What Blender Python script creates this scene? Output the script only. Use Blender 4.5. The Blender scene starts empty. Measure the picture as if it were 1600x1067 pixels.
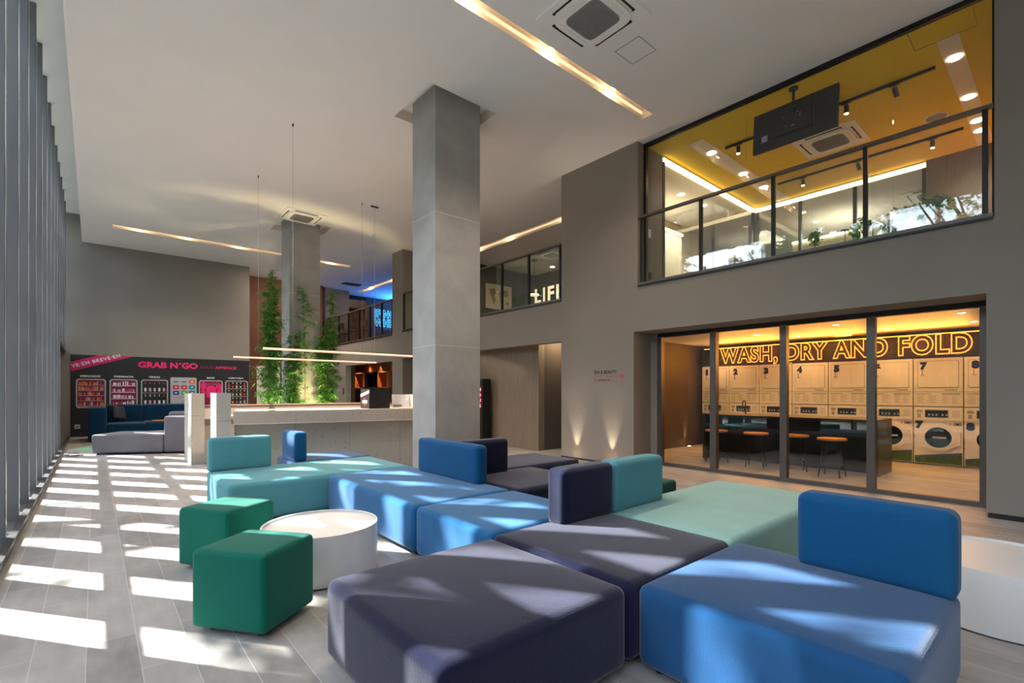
import bpy, bmesh, math, random
from mathutils import Vector, Matrix
R = math.radians
random.seed(7)
SC = bpy.context.scene
C = SC.collection

# ---------------------------------------------------------------- camera, sky, sun, exposure
cam_d = bpy.data.cameras.new('camera')
cam = bpy.data.objects.new('camera', cam_d); C.objects.link(cam)
cam_d.sensor_width = 36.0; cam_d.lens = 758 / 1600 * 36.0
cam_d.shift_y = (611 - 533.5) / 1600
cam_d.clip_start = 0.02; cam_d.clip_end = 200
cam.location = (0, 0, 1.3); cam.rotation_euler = (R(90), 0, -R(40.74))
SC.camera = cam
SC.view_settings.view_transform = 'Standard'
SC.view_settings.look = 'None'
SC.view_settings.gamma = 1.0
SC.view_settings.use_curve_mapping = False
SC.view_settings.exposure = 1.7
LK = 1.0   # all electric light relative to daylight

SUN_EL = 42.6
world = bpy.data.worlds.new('world'); SC.world = world; world.use_nodes = True
wn = world.node_tree.nodes; wl = world.node_tree.links
sky = wn.new('ShaderNodeTexSky'); sky.sky_type = 'NISHITA'; sky.sun_disc = False
sky.sun_elevation = R(SUN_EL); sky.sun_rotation = R(-36.5); sky.air_density = 1.0
wn['Background'].inputs['Strength'].default_value = .5
hs = wn.new('ShaderNodeHueSaturation'); hs.inputs['Saturation'].default_value = .55
wl.new(sky.outputs[0], hs.inputs['Color']); wl.new(hs.outputs[0], wn['Background'].inputs['Color'])
sun_d = bpy.data.lights.new('sun', 'SUN'); sun_d.energy = 10.5; sun_d.angle = R(0.6); sun_d.color = (1, .985, .965)
sun = bpy.data.objects.new('sun', sun_d); C.objects.link(sun)
ce = math.cos(R(SUN_EL))
sun.rotation_euler = Vector((.595 * ce, -.804 * ce, -math.sin(R(SUN_EL)))).to_track_quat('-Z', 'Y').to_euler()
sun.location = (-10, 14, 15)
SC.cycles.max_bounces = 8; SC.cycles.diffuse_bounces = 5; SC.cycles.glossy_bounces = 4
SC.cycles.transparent_max_bounces = 16; SC.cycles.sample_clamp_indirect = 8
SC.cycles.caustics_reflective = False; SC.cycles.caustics_refractive = False

# ---------------------------------------------------------------- materials
def lin(c):
    return tuple((v / 12.92 if v <= .04045 else ((v + .055) / 1.055) ** 2.4) for v in c)
def rgb(r, g, b): return lin((r / 255, g / 255, b / 255))
MATS = {}
def mat(name, col, rough=.6, metal=0, var=0, scale=3, bump=0, bscale=40, sheen=0, emit=0, ecol=None, spec=.5, stretch=(1, 1, 1), coat=0):
    m = bpy.data.materials.new(name); m.use_nodes = True
    n = m.node_tree.nodes; l = m.node_tree.links; p = n['Principled BSDF']
    p.inputs['Base Color'].default_value = (*col, 1); p.inputs['Roughness'].default_value = rough
    p.inputs['Metallic'].default_value = metal; p.inputs['Specular IOR Level'].default_value = spec
    if coat: p.inputs['Coat Weight'].default_value = coat
    if sheen:
        p.inputs['Sheen Weight'].default_value = sheen; p.inputs['Sheen Roughness'].default_value = .4
    if emit:
        p.inputs['Emission Color'].default_value = (*(ecol or col), 1); p.inputs['Emission Strength'].default_value = emit * LK
    if var or bump:
        tc = n.new('ShaderNodeTexCoord'); mp = n.new('ShaderNodeMapping'); mp.inputs['Scale'].default_value = stretch
        l.new(tc.outputs['Object'], mp.inputs[0])
    if var:
        no = n.new('ShaderNodeTexNoise'); no.inputs['Scale'].default_value = scale; no.inputs['Detail'].default_value = 6
        no.inputs['Roughness'].default_value = .6
        cr = n.new('ShaderNodeValToRGB')
        cr.color_ramp.elements[0].position = .3; cr.color_ramp.elements[1].position = .7
        cr.color_ramp.elements[0].color = (*[max(0, c * (1 - var)) for c in col], 1)
        cr.color_ramp.elements[1].color = (*[min(1, c * (1 + var)) for c in col], 1)
        l.new(mp.outputs[0], no.inputs['Vector']); l.new(no.outputs[0], cr.inputs[0]); l.new(cr.outputs[0], p.inputs['Base Color'])
    if bump:
        nb = n.new('ShaderNodeTexNoise'); nb.inputs['Scale'].default_value = bscale; nb.inputs['Detail'].default_value = 3
        bu = n.new('ShaderNodeBump'); bu.inputs['Strength'].default_value = bump; bu.inputs['Distance'].default_value = .01
        l.new(mp.outputs[0], nb.inputs['Vector']); l.new(nb.outputs[0], bu.inputs['Height']); l.new(bu.outputs[0], p.inputs['Normal'])
    MATS[name] = m
    return m

def glass_mat(name, tint=(1, 1, 1), ior=1.5, gain=1.0, rough=0.0):
    m = bpy.data.materials.new(name); m.use_nodes = True
    n = m.node_tree.nodes; l = m.node_tree.links; n.remove(n['Principled BSDF'])
    tr = n.new('ShaderNodeBsdfTransparent'); tr.inputs[0].default_value = (*tint, 1)
    gl = n.new('ShaderNodeBsdfGlossy'); gl.inputs['Roughness'].default_value = rough
    fr = n.new('ShaderNodeFresnel'); fr.inputs['IOR'].default_value = ior
    mu = n.new('ShaderNodeMath'); mu.operation = 'MULTIPLY'; mu.inputs[1].default_value = gain; mu.use_clamp = True
    mx = n.new('ShaderNodeMixShader')
    ge = n.new('ShaderNodeNewGeometry'); mi = n.new('ShaderNodeMix'); mi.inputs[2].default_value = ior; mi.inputs[3].default_value = 1 / ior
    l.new(ge.outputs['Backfacing'], mi.inputs[0]); l.new(mi.outputs[0], fr.inputs['IOR'])     # same pane reflectance from both sides
    l.new(fr.outputs[0], mu.inputs[0]); l.new(mu.outputs[0], mx.inputs[0]); l.new(tr.outputs[0], mx.inputs[1]); l.new(gl.outputs[0], mx.inputs[2])
    l.new(mx.outputs[0], n['Material Output'].inputs[0]); MATS[name] = m
    return m

def tile_mat(name, c1, c2, grout, w=1.2, h=.2, axis_y=True, rough=.45):
    m = bpy.data.materials.new(name); m.use_nodes = True
    n = m.node_tree.nodes; l = m.node_tree.links; p = n['Principled BSDF']
    tc = n.new('ShaderNodeTexCoord'); mp = n.new('ShaderNodeMapping')
    if axis_y: mp.inputs['Rotation'].default_value = (0, 0, R(90))
    mp.inputs['Location'].default_value = (0.45, .03, 0)
    l.new(tc.outputs['Object'], mp.inputs[0])
    br = n.new('ShaderNodeTexBrick'); br.inputs['Scale'].default_value = 1; br.inputs['Brick Width'].default_value = w
    br.inputs['Row Height'].default_value = h; br.inputs['Mortar Size'].default_value = .0022; br.inputs['Mortar Smooth'].default_value = .3
    br.inputs['Bias'].default_value = 0; br.offset = .37
    br.inputs['Color1'].default_value = (0, 0, 0, 1); br.inputs['Color2'].default_value = (1, 1, 1, 1); br.inputs['Mortar'].default_value = (.5, .5, .5, 1)
    l.new(mp.outputs[0], br.inputs['Vector'])
    mp2 = n.new('ShaderNodeMapping'); mp2.inputs['Scale'].default_value = (9, 1.6, 1) if axis_y else (1.6, 9, 1)
    l.new(tc.outputs['Object'], mp2.inputs[0])
    no = n.new('ShaderNodeTexNoise'); no.inputs['Scale'].default_value = 1.3; no.inputs['Detail'].default_value = 8; no.inputs['Roughness'].default_value = .62
    l.new(mp2.outputs[0], no.inputs['Vector'])
    n2 = n.new('ShaderNodeTexNoise'); n2.inputs['Scale'].default_value = 4; n2.inputs['Detail'].default_value = 7
    l.new(tc.outputs['Object'], n2.inputs['Vector'])
    a = n.new('ShaderNodeMath'); a.operation = 'MULTIPLY_ADD'; a.inputs[1].default_value = .22
    b = n.new('ShaderNodeMath'); b.operation = 'MULTIPLY_ADD'; b.inputs[1].default_value = .5
    bb = n.new('ShaderNodeMath'); bb.operation = 'MULTIPLY'; bb.inputs[1].default_value = .38
    l.new(n2.outputs[0], bb.inputs[0]); l.new(br.outputs['Color'], a.inputs[0]); l.new(no.outputs[0], b.inputs[0]); l.new(bb.outputs[0], b.inputs[2]); l.new(b.outputs[0], a.inputs[2])
    cr = n.new('ShaderNodeValToRGB'); cr.color_ramp.elements[0].position = .3; cr.color_ramp.elements[1].position = .78
    cr.color_ramp.elements[0].color = (*c1, 1); cr.color_ramp.elements[1].color = (*c2, 1)
    l.new(a.outputs[0], cr.inputs[0])
    mx = n.new('ShaderNodeMix'); mx.data_type = 'RGBA'; mx.inputs[7].default_value = (*grout, 1)
    l.new(br.outputs['Fac'], mx.inputs[0]); l.new(cr.outputs[0], mx.inputs[6]); l.new(mx.outputs[2], p.inputs['Base Color'])
    p.inputs['Roughness'].default_value = rough
    bu = n.new('ShaderNodeBump'); bu.inputs['Strength'].default_value = .15; bu.inputs['Distance'].default_value = .004
    l.new(no.outputs[0], bu.inputs['Height']); l.new(bu.outputs[0], p.inputs['Normal'])
    MATS[name] = m
    return m

def speckle_mat(name, base, dark, light, rough=.7):
    m = bpy.data.materials.new(name); m.use_nodes = True
    n = m.node_tree.nodes; l = m.node_tree.links; p = n['Principled BSDF']
    tc = n.new('ShaderNodeTexCoord')
    v = n.new('ShaderNodeTexVoronoi'); v.inputs['Scale'].default_value = 55
    no = n.new('ShaderNodeTexNoise'); no.inputs['Scale'].default_value = 26; no.inputs['Detail'].default_value = 6; no.inputs['Roughness'].default_value = .75
    big = n.new('ShaderNodeTexNoise'); big.inputs['Scale'].default_value = 1.3; big.inputs['Detail'].default_value = 3
    for t in (v, no, big): l.new(tc.outputs['Object'], t.inputs['Vector'])
    cr = n.new('ShaderNodeValToRGB'); e = cr.color_ramp.elements
    e[0].position = .33; e[0].color = (*dark, 1); e[1].position = .42; e[1].color = (*base, 1)
    e2 = e.new(.62); e2.color = (*base, 1); e3 = e.new(.74); e3.color = (*light, 1)
    l.new(no.outputs[0], cr.inputs[0])
    mx = n.new('ShaderNodeMix'); mx.data_type = 'RGBA'; mx.blend_type = 'MULTIPLY'; mx.inputs[0].default_value = .5
    c2 = n.new('ShaderNodeValToRGB'); c2.color_ramp.elements[0].position = .35; c2.color_ramp.elements[1].position = .65
    c2.color_ramp.elements[0].color = (.8, .8, .8, 1)
    l.new(big.outputs[0], c2.inputs[0]); l.new(cr.outputs[0], mx.inputs[6]); l.new(c2.outputs[0], mx.inputs[7])
    l.new(mx.outputs[2], p.inputs['Base Color']); p.inputs['Roughness'].default_value = rough
    MATS[name] = m
    return m

def fabric(name, col, sheen=.18, var=.07):
    m = mat(name, col, rough=.92, var=var, scale=2.5, sheen=sheen, spec=.2)
    n = m.node_tree.nodes; l = m.node_tree.links; p = n['Principled BSDF']
    tc = n.new('ShaderNodeTexCoord'); w1 = n.new('ShaderNodeTexNoise'); w1.inputs['Scale'].default_value = 260; w1.inputs['Detail'].default_value = 2
    mp = n.new('ShaderNodeMapping'); mp.inputs['Scale'].default_value = (1, 1, .25)
    l.new(tc.outputs['Object'], mp.inputs[0]); l.new(mp.outputs[0], w1.inputs['Vector'])
    bu = n.new('ShaderNodeBump'); bu.inputs['Strength'].default_value = .5; bu.inputs['Distance'].default_value = .003
    l.new(w1.outputs[0], bu.inputs['Height']); l.new(bu.outputs[0], p.inputs['Normal'])
    return m

mat('ceiling', rgb(233, 232, 231), .9, var=.02, scale=.8)
mat('wall', rgb(137, 129, 122), .85, var=.035, scale=1.2, bump=.05, bscale=60)
mat('wall_back', rgb(136, 132, 128), .85, var=.03, scale=1.2)
mat('wall_cream', rgb(205, 197, 182), .8)
mat('wall_dark', rgb(78, 68, 62), .8)
mat('wall_brown', rgb(98, 60, 40), .7, var=.12, scale=2, stretch=(4, 4, .6))
mat('wall_umber', rgb(66, 48, 36), .6)
mat('yellow', rgb(236, 204, 6), .75)
mat('white', rgb(235, 235, 232), .5)
mat('white_gloss', rgb(240, 240, 238), .3)
mat('table_white', rgb(216, 214, 213), .38)
mat('black', rgb(12, 12, 13), .35)
mat('black_matte', rgb(20, 20, 22), .7)
mat('frame_black', rgb(28, 27, 27), .4, metal=.3)
mat('frame_grey', rgb(98, 92, 88), .4, metal=.5)
mat('fin', rgb(112, 114, 118), .42, metal=.25, var=.06, scale=1.5)
mat('fin_trim', rgb(70, 68, 66), .45, metal=.3)
mat('concrete', rgb(160, 159, 157), .75, var=.14, scale=2.2, bump=.15, bscale=18)
mat('joint', rgb(195, 192, 185), .8)
speckle_mat('granite', rgb(192, 186, 176), rgb(140, 134, 126), rgb(222, 218, 210))
speckle_mat('granite_pendant_lit', rgb(190, 174, 158), rgb(140, 126, 112), rgb(216, 203, 188))  # granite copy with the pendants' warm light put into its colour
mat('top_cream', rgb(228, 216, 204), .4)
mat('brown_strip', rgb(120, 102, 90), .5)
tile_mat('floor', rgb(136, 130, 125), rgb(186, 181, 176), rgb(202, 198, 194))
tile_mat('floor_laundry', rgb(150, 122, 94), rgb(200, 172, 138), rgb(150, 130, 110), axis_y=True)
fabric('teal', rgb(86, 148, 158)); fabric('teal_pale', rgb(146, 186, 176)); fabric('blue', rgb(12, 76, 120))
fabric('blue_mid', rgb(30, 94, 142), .3); fabric('navy', rgb(17, 22, 50), .42); fabric('green', rgb(6, 100, 84)); fabric('green_dark', rgb(18, 70, 58))
fabric('grey_fabric', rgb(114, 112, 119)); fabric('blue_deep', rgb(8, 54, 84), .2)
fabric('steel_blue', rgb(22, 70, 114), .32)
mat('mural', rgb(30, 31, 38), .55)
mat('pink', rgb(236, 40, 120), .5); mat('pink_band', rgb(204, 22, 110), .5); mat('pink_dim', rgb(150, 40, 90), .5)
mat('print_white', rgb(225, 225, 228), .5); mat('print_grey', rgb(176, 180, 190), .5)
mat('p_orange', rgb(220, 110, 60), .5); mat('p_purple', rgb(110, 50, 110), .5); mat('p_yellow', rgb(214, 150, 70), .5)
mat('p_red', rgb(200, 50, 60), .5); mat('p_wine', rgb(108, 26, 66), .5); mat('p_lilac', rgb(214, 170, 208), .5)
mat('p_teal', rgb(20, 130, 150), .5); mat('p_blue', rgb(30, 70, 150), .5); mat('p_green', rgb(80, 170, 60), .5)
mat('p_dark', rgb(26, 32, 30), .5); mat('p_magenta', rgb(132, 10, 60), .5); mat('p_dgreen', rgb(20, 90, 60), .5)
mat('wood_wall', rgb(112, 98, 82), .6, var=.22, scale=3, stretch=(9, 9, .7))
mat('wood_orange', rgb(176, 100, 50), .5, var=.15, scale=3, stretch=(2, 2, 8))
mat('seat_wood', rgb(200, 130, 70), .5, var=.12, scale=4)
mat('machine', rgb(236, 230, 222), .35); mat('machine_line', rgb(120, 112, 104), .5); mat('machine_text', rgb(170, 160, 150), .6)
mat('navy_print', rgb(24, 28, 96), .5); mat('display', rgb(40, 48, 84), .25); mat('drum', rgb(40, 38, 38), .3, metal=.4)
mat('door_glass', rgb(10, 10, 12), .12, coat=.5); mat('grass_print', rgb(66, 92, 50), .6, var=.5, scale=22); mat('sky_print', rgb(70, 88, 120), .6)
mat('sign_dark', rgb(62, 40, 26), .35)
mat('steel', rgb(180, 180, 180), .25, metal=1)
mat('rug', rgb(140, 180, 140), .95, var=.12, scale=30)
mat('grille', rgb(138, 138, 136), .5, var=.25, scale=160)
mat('screw', rgb(190, 190, 186), .4)
mat('leaf', rgb(84, 146, 56), .5, var=.35, scale=5); mat('leaf_tree', rgb(84, 122, 50), .5, var=.4, scale=2)
mat('culm', rgb(128, 104, 62), .5, var=.2, scale=10); mat('bark', rgb(92, 78, 64), .85, var=.25, scale=6)
mat('soil', rgb(50, 42, 36), .9); mat('pavement', rgb(104, 102, 98), .85, var=.1, scale=1); mat('building', rgb(120, 112, 104), .8, var=.05)
mat('hedge', rgb(70, 100, 48), .6, var=.3, scale=6)
mat('lamp_warm', (1, .78, .5), emit=14, ecol=(1, .72, .42)); mat('led_warm', (1, .8, .55), emit=.28, ecol=(1, .70, .42))
mat('led_pendant', (1, .7, .5), emit=.38, ecol=(1, .62, .42)); mat('pendant_body', rgb(96, 58, 42), .4, metal=.5)
mat('led_cove', (1, .85, .6), emit=1.5, ecol=(1, .76, .42)); mat('led_orange', (1, .5, .1), emit=1.6, ecol=(1, .32, .03))
mat('neon', (1, .6, .15), emit=2, ecol=(1, .40, .06)); mat('neon_core', (1, .6, .1), emit=.8, ecol=(1, .26, .03)); mat('neon_blue', (.3, .8, 1), emit=1.5, ecol=(.06, .50, 1))
mat('led_blue', (.1, .4, 1), emit=14, ecol=(.03, .25, 1)); mat('life', (1, .9, .7), emit=.4, ecol=(1, .80, .52)); mat('life_rim', rgb(150, 96, 60), .5)
mat('slot_white', rgb(240, 228, 210), .7)
mat('map_paper', rgb(196, 178, 146), .7); mat('map_land', rgb(132, 112, 84), .7); mat('red_led', (1, .1, .2), emit=3, ecol=(1, .05, .12))
mat('led_yellow', (1, .8, .2), emit=10, ecol=(1, .75, .25))
glass_mat('glass', (.97, .985, .98), gain=1.0); glass_mat('glass_mirrorish', (.93, .95, .94), gain=1.35); glass_mat('glass_tint', (.80, .84, .80), gain=1.3)

# ---------------------------------------------------------------- mesh helpers
class MB:
    def __init__(s): s.v = []; s.f = []; s.m = []; s.names = []; s.smooth = []
    def mi(s, name):
        if name not in s.names: s.names.append(name)
        return s.names.index(name)
    def add(s, vs, fs, m, M=None, smooth=False):
        b = len(s.v); k = s.mi(m)
        for p in vs:
            p = Vector(p); s.v.append(tuple(M @ p) if M is not None else tuple(p))
        for f in fs: s.f.append(tuple(b + i for i in f)); s.m.append(k); s.smooth.append(smooth)
        return s
    def box(s, x0, x1, y0, y1, z0, z1, m, M=None):
        v = [(x, y, z) for z in (z0, z1) for y in (y0, y1) for x in (x0, x1)]
        return s.add(v, [(0, 2, 3, 1), (4, 5, 7, 6), (0, 1, 5, 4), (2, 6, 7, 3), (0, 4, 6, 2), (1, 3, 7, 5)], m, M)
    def prism(s, poly, z0, z1, m, M=None):
        n = len(poly); v = [(x, y, z0) for x, y in poly] + [(x, y, z1) for x, y in poly]
        f = [tuple(range(n))[::-1], tuple(range(n, 2 * n))] + [(i, (i + 1) % n, n + (i + 1) % n, n + i) for i in range(n)]
        return s.add(v, f, m, M)
    def cyl(s, c, r, z0, z1, m, n=24, r2=None, M=None, smooth=True, cap=True):
        r2 = r if r2 is None else r2; x, y = c
        v = [(x + r * math.cos(2 * math.pi * i / n), y + r * math.sin(2 * math.pi * i / n), z0) for i in range(n)]
        v += [(x + r2 * math.cos(2 * math.pi * i / n), y + r2 * math.sin(2 * math.pi * i / n), z1) for i in range(n)]
        s.add(v, [(i, (i + 1) % n, n + (i + 1) % n, n + i) for i in range(n)], m, M, smooth)
        if cap:
            s.add(v[:n], [tuple(range(n))[::-1]], m, M); s.add(v[n:], [tuple(range(n))], m, M)
        return s
    def tube(s, a, b, r, m, n=8, r2=None):
        a = Vector(a); b = Vector(b); d = b - a
        M = Matrix.Translation(a) @ d.to_track_quat('Z', 'Y').to_matrix().to_4x4()
        return s.cyl((0, 0), r, 0, d.length, m, n, r2, M)
    def ring(s, c, r0, r1, z0, z1, m, n=40, M=None):
        x, y = c; v = []
        for (r, z) in ((r0, z0), (r1, z0), (r1, z1), (r0, z1)):
            v += [(x + r * math.cos(2 * math.pi * i / n), y + r * math.sin(2 * math.pi * i / n), z) for i in range(n)]
        f = []
        for k in range(4):
            for i in range(n): f.append((k * n + i, k * n + (i + 1) % n, ((k + 1) % 4) * n + (i + 1) % n, ((k + 1) % 4) * n + i))
        return s.add(v, f, m, M, False)
    def rrect(s, x0, x1, y0, y1, r, z0, z1, m, M=None, n=6):
        p = []
        for cx, cy, a0 in ((x1 - r, y1 - r, 0), (x0 + r, y1 - r, 90), (x0 + r, y0 + r, 180), (x1 - r, y0 + r, 270)):
            for k in range(n + 1):
                a = R(a0 + 90 * k / n); p.append((cx + r * math.cos(a), cy + r * math.sin(a)))
        return s.prism(p, z0, z1, m, M)
    def soft(s, x0, x1, y0, y1, z0, z1, r, m, bulge=(0, 0, 0), M=None, n=14, rb=None):
        # rounded box with slightly crowned faces
        cx, cy, cz = (x0 + x1) / 2, (y0 + y1) / 2, (z0 + z1) / 2; hx, hy, hz = (x1 - x0) / 2, (y1 - y0) / 2, (z1 - z0) / 2
        def grid(h):
            t = [-h + r * (1 - math.cos(R(a))) * 1.0 for a in (0, 25, 50, 75)]
            mid = [-h + r + (2 * h - 2 * r) * k / n for k in range(n + 1)]
            return t + mid + [-q for q in t[::-1]]
        key = {}; vs = []; fs = []
        gx, gy, gz = grid(hx), grid(hy), grid(hz)
        def vert(p):
            k = tuple(round(q, 5) for q in p)
            if k in key: return key[k]
            x, y, z = p; rr = r if z > 0 or rb is None else rb
            ix, iy, iz = max(-hx + rr, min(hx - rr, x)), max(-hy + rr, min(hy - rr, y)), max(-hz + rr, min(hz - rr, z))
            d = Vector((x - ix, y - iy, z - iz))
            q = Vector((ix, iy, iz)) + (d.normalized() * rr if d.length > 1e-9 else d)
            u, v, w = x / hx, y / hy, z / hz
            q.z += (bulge[2] * (1 - u ** 4) * (1 - v ** 4)) if z > 0 else 0
            if abs(w) < 1.01:
                q.x += math.copysign(bulge[0], u) * (abs(u) > .97) * (1 - v ** 4) * (1 - w ** 4)
                q.y += math.copysign(bulge[1], v) * (abs(v) > .97) * (1 - u ** 4) * (1 - w ** 4)
            vs.append((q.x + cx, q.y + cy, q.z + cz)); key[k] = len(vs) - 1
            return key[k]
        def face(ga, gb, fn, flip):
            for i in range(len(ga) - 1):
                for j in range(len(gb) - 1):
                    q = [vert(fn(ga[i], gb[j])), vert(fn(ga[i + 1], gb[j])), vert(fn(ga[i + 1], gb[j + 1])), vert(fn(ga[i], gb[j + 1]))]
                    if len(set(q)) == 4: fs.append(tuple(q[::-1]) if flip else tuple(q))
        for sg in (-1, 1):
            face(gx, gy, lambda a, b: (a, b, sg * hz), sg < 0)
            face(gy, gz, lambda a, b: (sg * hx, a, b), sg < 0)
            face(gx, gz, lambda a, b: (a, sg * hy, b), sg > 0)
        return s.add(vs, fs, m, M, True)
    def obj(s, name, parent=None, struct=False):
        me = bpy.data.meshes.new(name); me.from_pydata(s.v, [], s.f)
        for nme in s.names: me.materials.append(MATS[nme])
        me.polygons.foreach_set('material_index', s.m); me.polygons.foreach_set('use_smooth', s.smooth); me.update()
        o = bpy.data.objects.new(name, me); C.objects.link(o)
        if parent: o.parent = parent
        if struct: o['kind'] = 'structure'
        return o

def tag(o, label, cat, group=None, kind=None):
    o['label'] = label; o['category'] = cat
    if group: o['group'] = group
    if kind: o['kind'] = kind
    return o
def thing(name, label, cat, loc=(0, 0, 0), rz=0, group=None):
    o = bpy.data.objects.new(name, None); C.objects.link(o); o.empty_display_size = .1
    o.location = loc; o.rotation_euler = (0, 0, rz)
    return tag(o, label, cat, group)
def root_struct(name):
    o = bpy.data.objects.new(name, None); C.objects.link(o); o['kind'] = 'structure'; return o
def dup(root, loc=None, rz=None, label=None, group=None):
    r = root.copy(); C.objects.link(r)
    if loc is not None: r.location = loc
    if rz is not None: r.rotation_euler = (0, 0, rz)
    if label: r['label'] = label
    if group: r['group'] = group
    for ch in list(root.children):
        c = ch.copy(); C.objects.link(c); c.parent = r
        for g in list(ch.children):
            d = g.copy(); C.objects.link(d); d.parent = c
    return r

def holed(rect, holes, d0, d1, plane, m, name, hole_mat=None):
    """a slab spanning rect (a0,a1,b0,b1) with rectangular openings, thickness d0..d1 along the third axis; plane 'xy' or 'yz'"""
    a0, a1, b0, b1 = rect
    A = sorted({a0, a1} | {min(max(q, a0), a1) for h in holes for q in h[:2]}); B = sorted({b0, b1} | {min(max(q, b0), b1) for h in holes for q in h[2:4]})
    def solid(i, j):
        if i < 0 or j < 0 or i >= len(A) - 1 or j >= len(B) - 1: return False
        x, y = (A[i] + A[i + 1]) / 2, (B[j] + B[j + 1]) / 2
        return not any(h[0] < x < h[1] and h[2] < y < h[3] for h in holes)
    P = (lambda a, b, d: (a, b, d)) if plane == 'xy' else ((lambda a, b, d: (d, a, b)) if plane == 'yz' else (lambda a, b, d: (a, d, b)))
    s = MB(); hm = hole_mat or m
    for i in range(len(A) - 1):
        for j in range(len(B) - 1):
            if not solid(i, j): continue
            p, q, r, t = A[i], A[i + 1], B[j], B[j + 1]
            s.add([P(p, r, d0), P(q, r, d0), P(q, t, d0), P(p, t, d0)], [(3, 2, 1, 0)], m)
            s.add([P(p, r, d1), P(q, r, d1), P(q, t, d1), P(p, t, d1)], [(0, 1, 2, 3)], m)
            for (di, dj, e) in ((-1, 0, ((p, r), (p, t))), (1, 0, ((q, t), (q, r))), (0, -1, ((q, r), (p, r))), (0, 1, ((p, t), (q, t)))):
                if not solid(i + di, j + dj):
                    (a, b), (c, d) = e
                    s.add([P(a, b, d0), P(c, d, d0), P(c, d, d1), P(a, b, d1)], [(0, 1, 2, 3)], hm)
    return s.obj(name, None, True)

def text_mb(s, body, m, width, height, M, depth=.004, bold=0.0, align_left=True, spacing=1.0, wire=0):
    cu = bpy.data.curves.new('lettering', 'FONT'); cu.body = body; cu.size = 1; cu.offset = bold; cu.space_character = spacing
    if wire: cu.fill_mode = 'NONE'; cu.bevel_depth = wire; cu.bevel_resolution = 1; cu.resolution_u = 4
    else: cu.extrude = .5; cu.resolution_u = 3
    o = bpy.data.objects.new('lettering', cu); C.objects.link(o)
    bpy.context.view_layer.update()
    me = o.to_mesh()
    vs = [v.co.copy() for v in me.vertices]; fs = [tuple(p.vertices) for p in me.polygons]
    x0 = min(v.x for v in vs); x1 = max(v.x for v in vs); y0 = min(v.y for v in vs); y1 = max(v.y for v in vs)
    sx = width / (x1 - x0); sy = height / (y1 - y0) if height else sx
    out = [((v.x - x0) * sx, (v.y - y0) * sy, (v.z * (sx if wire else depth))) for v in vs]
    s.add(out, fs, m, M, bool(wire))
    o.to_mesh_clear(); bpy.data.objects.remove(o); bpy.data.curves.remove(cu)
    return s
# frames for lettering: local x = reading direction, local y = up, local z = outwards
def MY(x, y, z): return Matrix.Translation((x, y, z)) @ Matrix(((1, 0, 0, 0), (0, 0, -1, 0), (0, 1, 0, 0), (0, 0, 0, 1)))      # on a wall facing -y
def MX(x, y, z): return Matrix.Translation((x, y, z)) @ Matrix(((0, 0, -1, 0), (-1, 0, 0, 0), (0, 1, 0, 0), (0, 0, 0, 1)))      # on a wall facing -x

def lamp(kind, name, loc, energy, col=(1, .78, .55), size=.05, size_y=None, direction=None, spot=90, blend=.6):
    d = bpy.data.lights.new(name, kind); d.energy = energy * LK; d.color = col
    if kind == 'AREA':
        d.size = size
        if size_y: d.shape = 'RECTANGLE'; d.size_y = size_y
    else: d.shadow_soft_size = size
    if kind == 'SPOT': d.spot_size = R(spot); d.spot_blend = blend
    o = bpy.data.objects.new(name, d); C.objects.link(o); o.location = loc
    if direction: o.rotation_euler = Vector(direction).to_track_quat('-Z', 'Y').to_euler()
    return o

# ---------------------------------------------------------------- the setting
CZ = 5.54; XR = 6.98
MB().box(-1.1, 16.5, -4.2, 24.5, -.2, 0, 'floor').obj('floor', None, True)
slotA = (1.0, 6.48, 4.22, 4.40); slotB = (.35, 6.6, 16.0, 16.27); slotM = (8.6, 8.9, 7.6, 12.4); slotN = (8.5, 8.8, 14.5, 20.0)
rec1 = (3.51, 4.66, 5.78, 6.86); rec2 = (3.5, 4.7, 12.6, 13.8)
holed((-.26, XR, -4.2, 19.9), [slotA, slotB, rec1, rec2], CZ, CZ + .16, 'xy', 'ceiling', 'ceiling', 'slot_white')
MB().box(-.26, XR, -4.2, 19.9, CZ + .161, CZ + .8, 'ceiling').obj('ceiling', None, True)
holed((XR, 16.5, 4.92, 24.5), [slotM, slotN], CZ, CZ + .16, 'xy', 'ceiling', 'ceiling', 'slot_white')
MB().box(XR, 16.5, 4.92, 24.5, CZ + .161, CZ + .3, 'ceiling').obj('ceiling', None, True)
MB().box(-1.1, -.262, -4.2, 18.4, 6.3, 6.45, 'white').obj('ceiling', None, True)
MB().box(-1.2, XR + .3, -4.5, -4.2, 0, 6.4, 'wall').obj('wall_rear', None, True)
# long right-hand wall with its openings
W = XR + .2
s = MB()
def wl_(y0, y1, z0, z1, x1=W): s.box(XR, x1, y0, y1, z0, z1, 'wall')
holed((-4.2, 24.5, 0, CZ + .5), [(.60, 4.92, -1, 2.31), (.54, 4.84, 3.09, 9), (6.61, 13.11, -1, 2.28), (6.61, 13.11, 3.09, 9), (13.77, 17.44, -1, 2.23), (13.77, 20.1, 3.05, 9)], XR, W, 'yz', 'wall', 'wall_right')
MB().box(W, 7.52, 4.93, 6.6, 0, CZ, 'wall').obj('wall_right', None, True)
MB().box(W, 8.2, 13.12, 13.76, 0, CZ, 'wall').obj('wall_right', None, True)
MB().box(W, 8.2, 20.11, 20.6, 0, CZ, 'wall').obj('wall_right', None, True)
MB().box(W, 7.52, .0, .6, 0, 3.0, 'wall').obj('wall_right', None, True)
MB().box(XR - .015, XR, -4.2, .585, 0, .05, 'black_matte').obj('baseboard_right', None, True)
MB().box(XR - .012, XR, 4.93, 6.61, 0, .03, 'black_matte').obj('baseboard_right', None, True)
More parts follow.
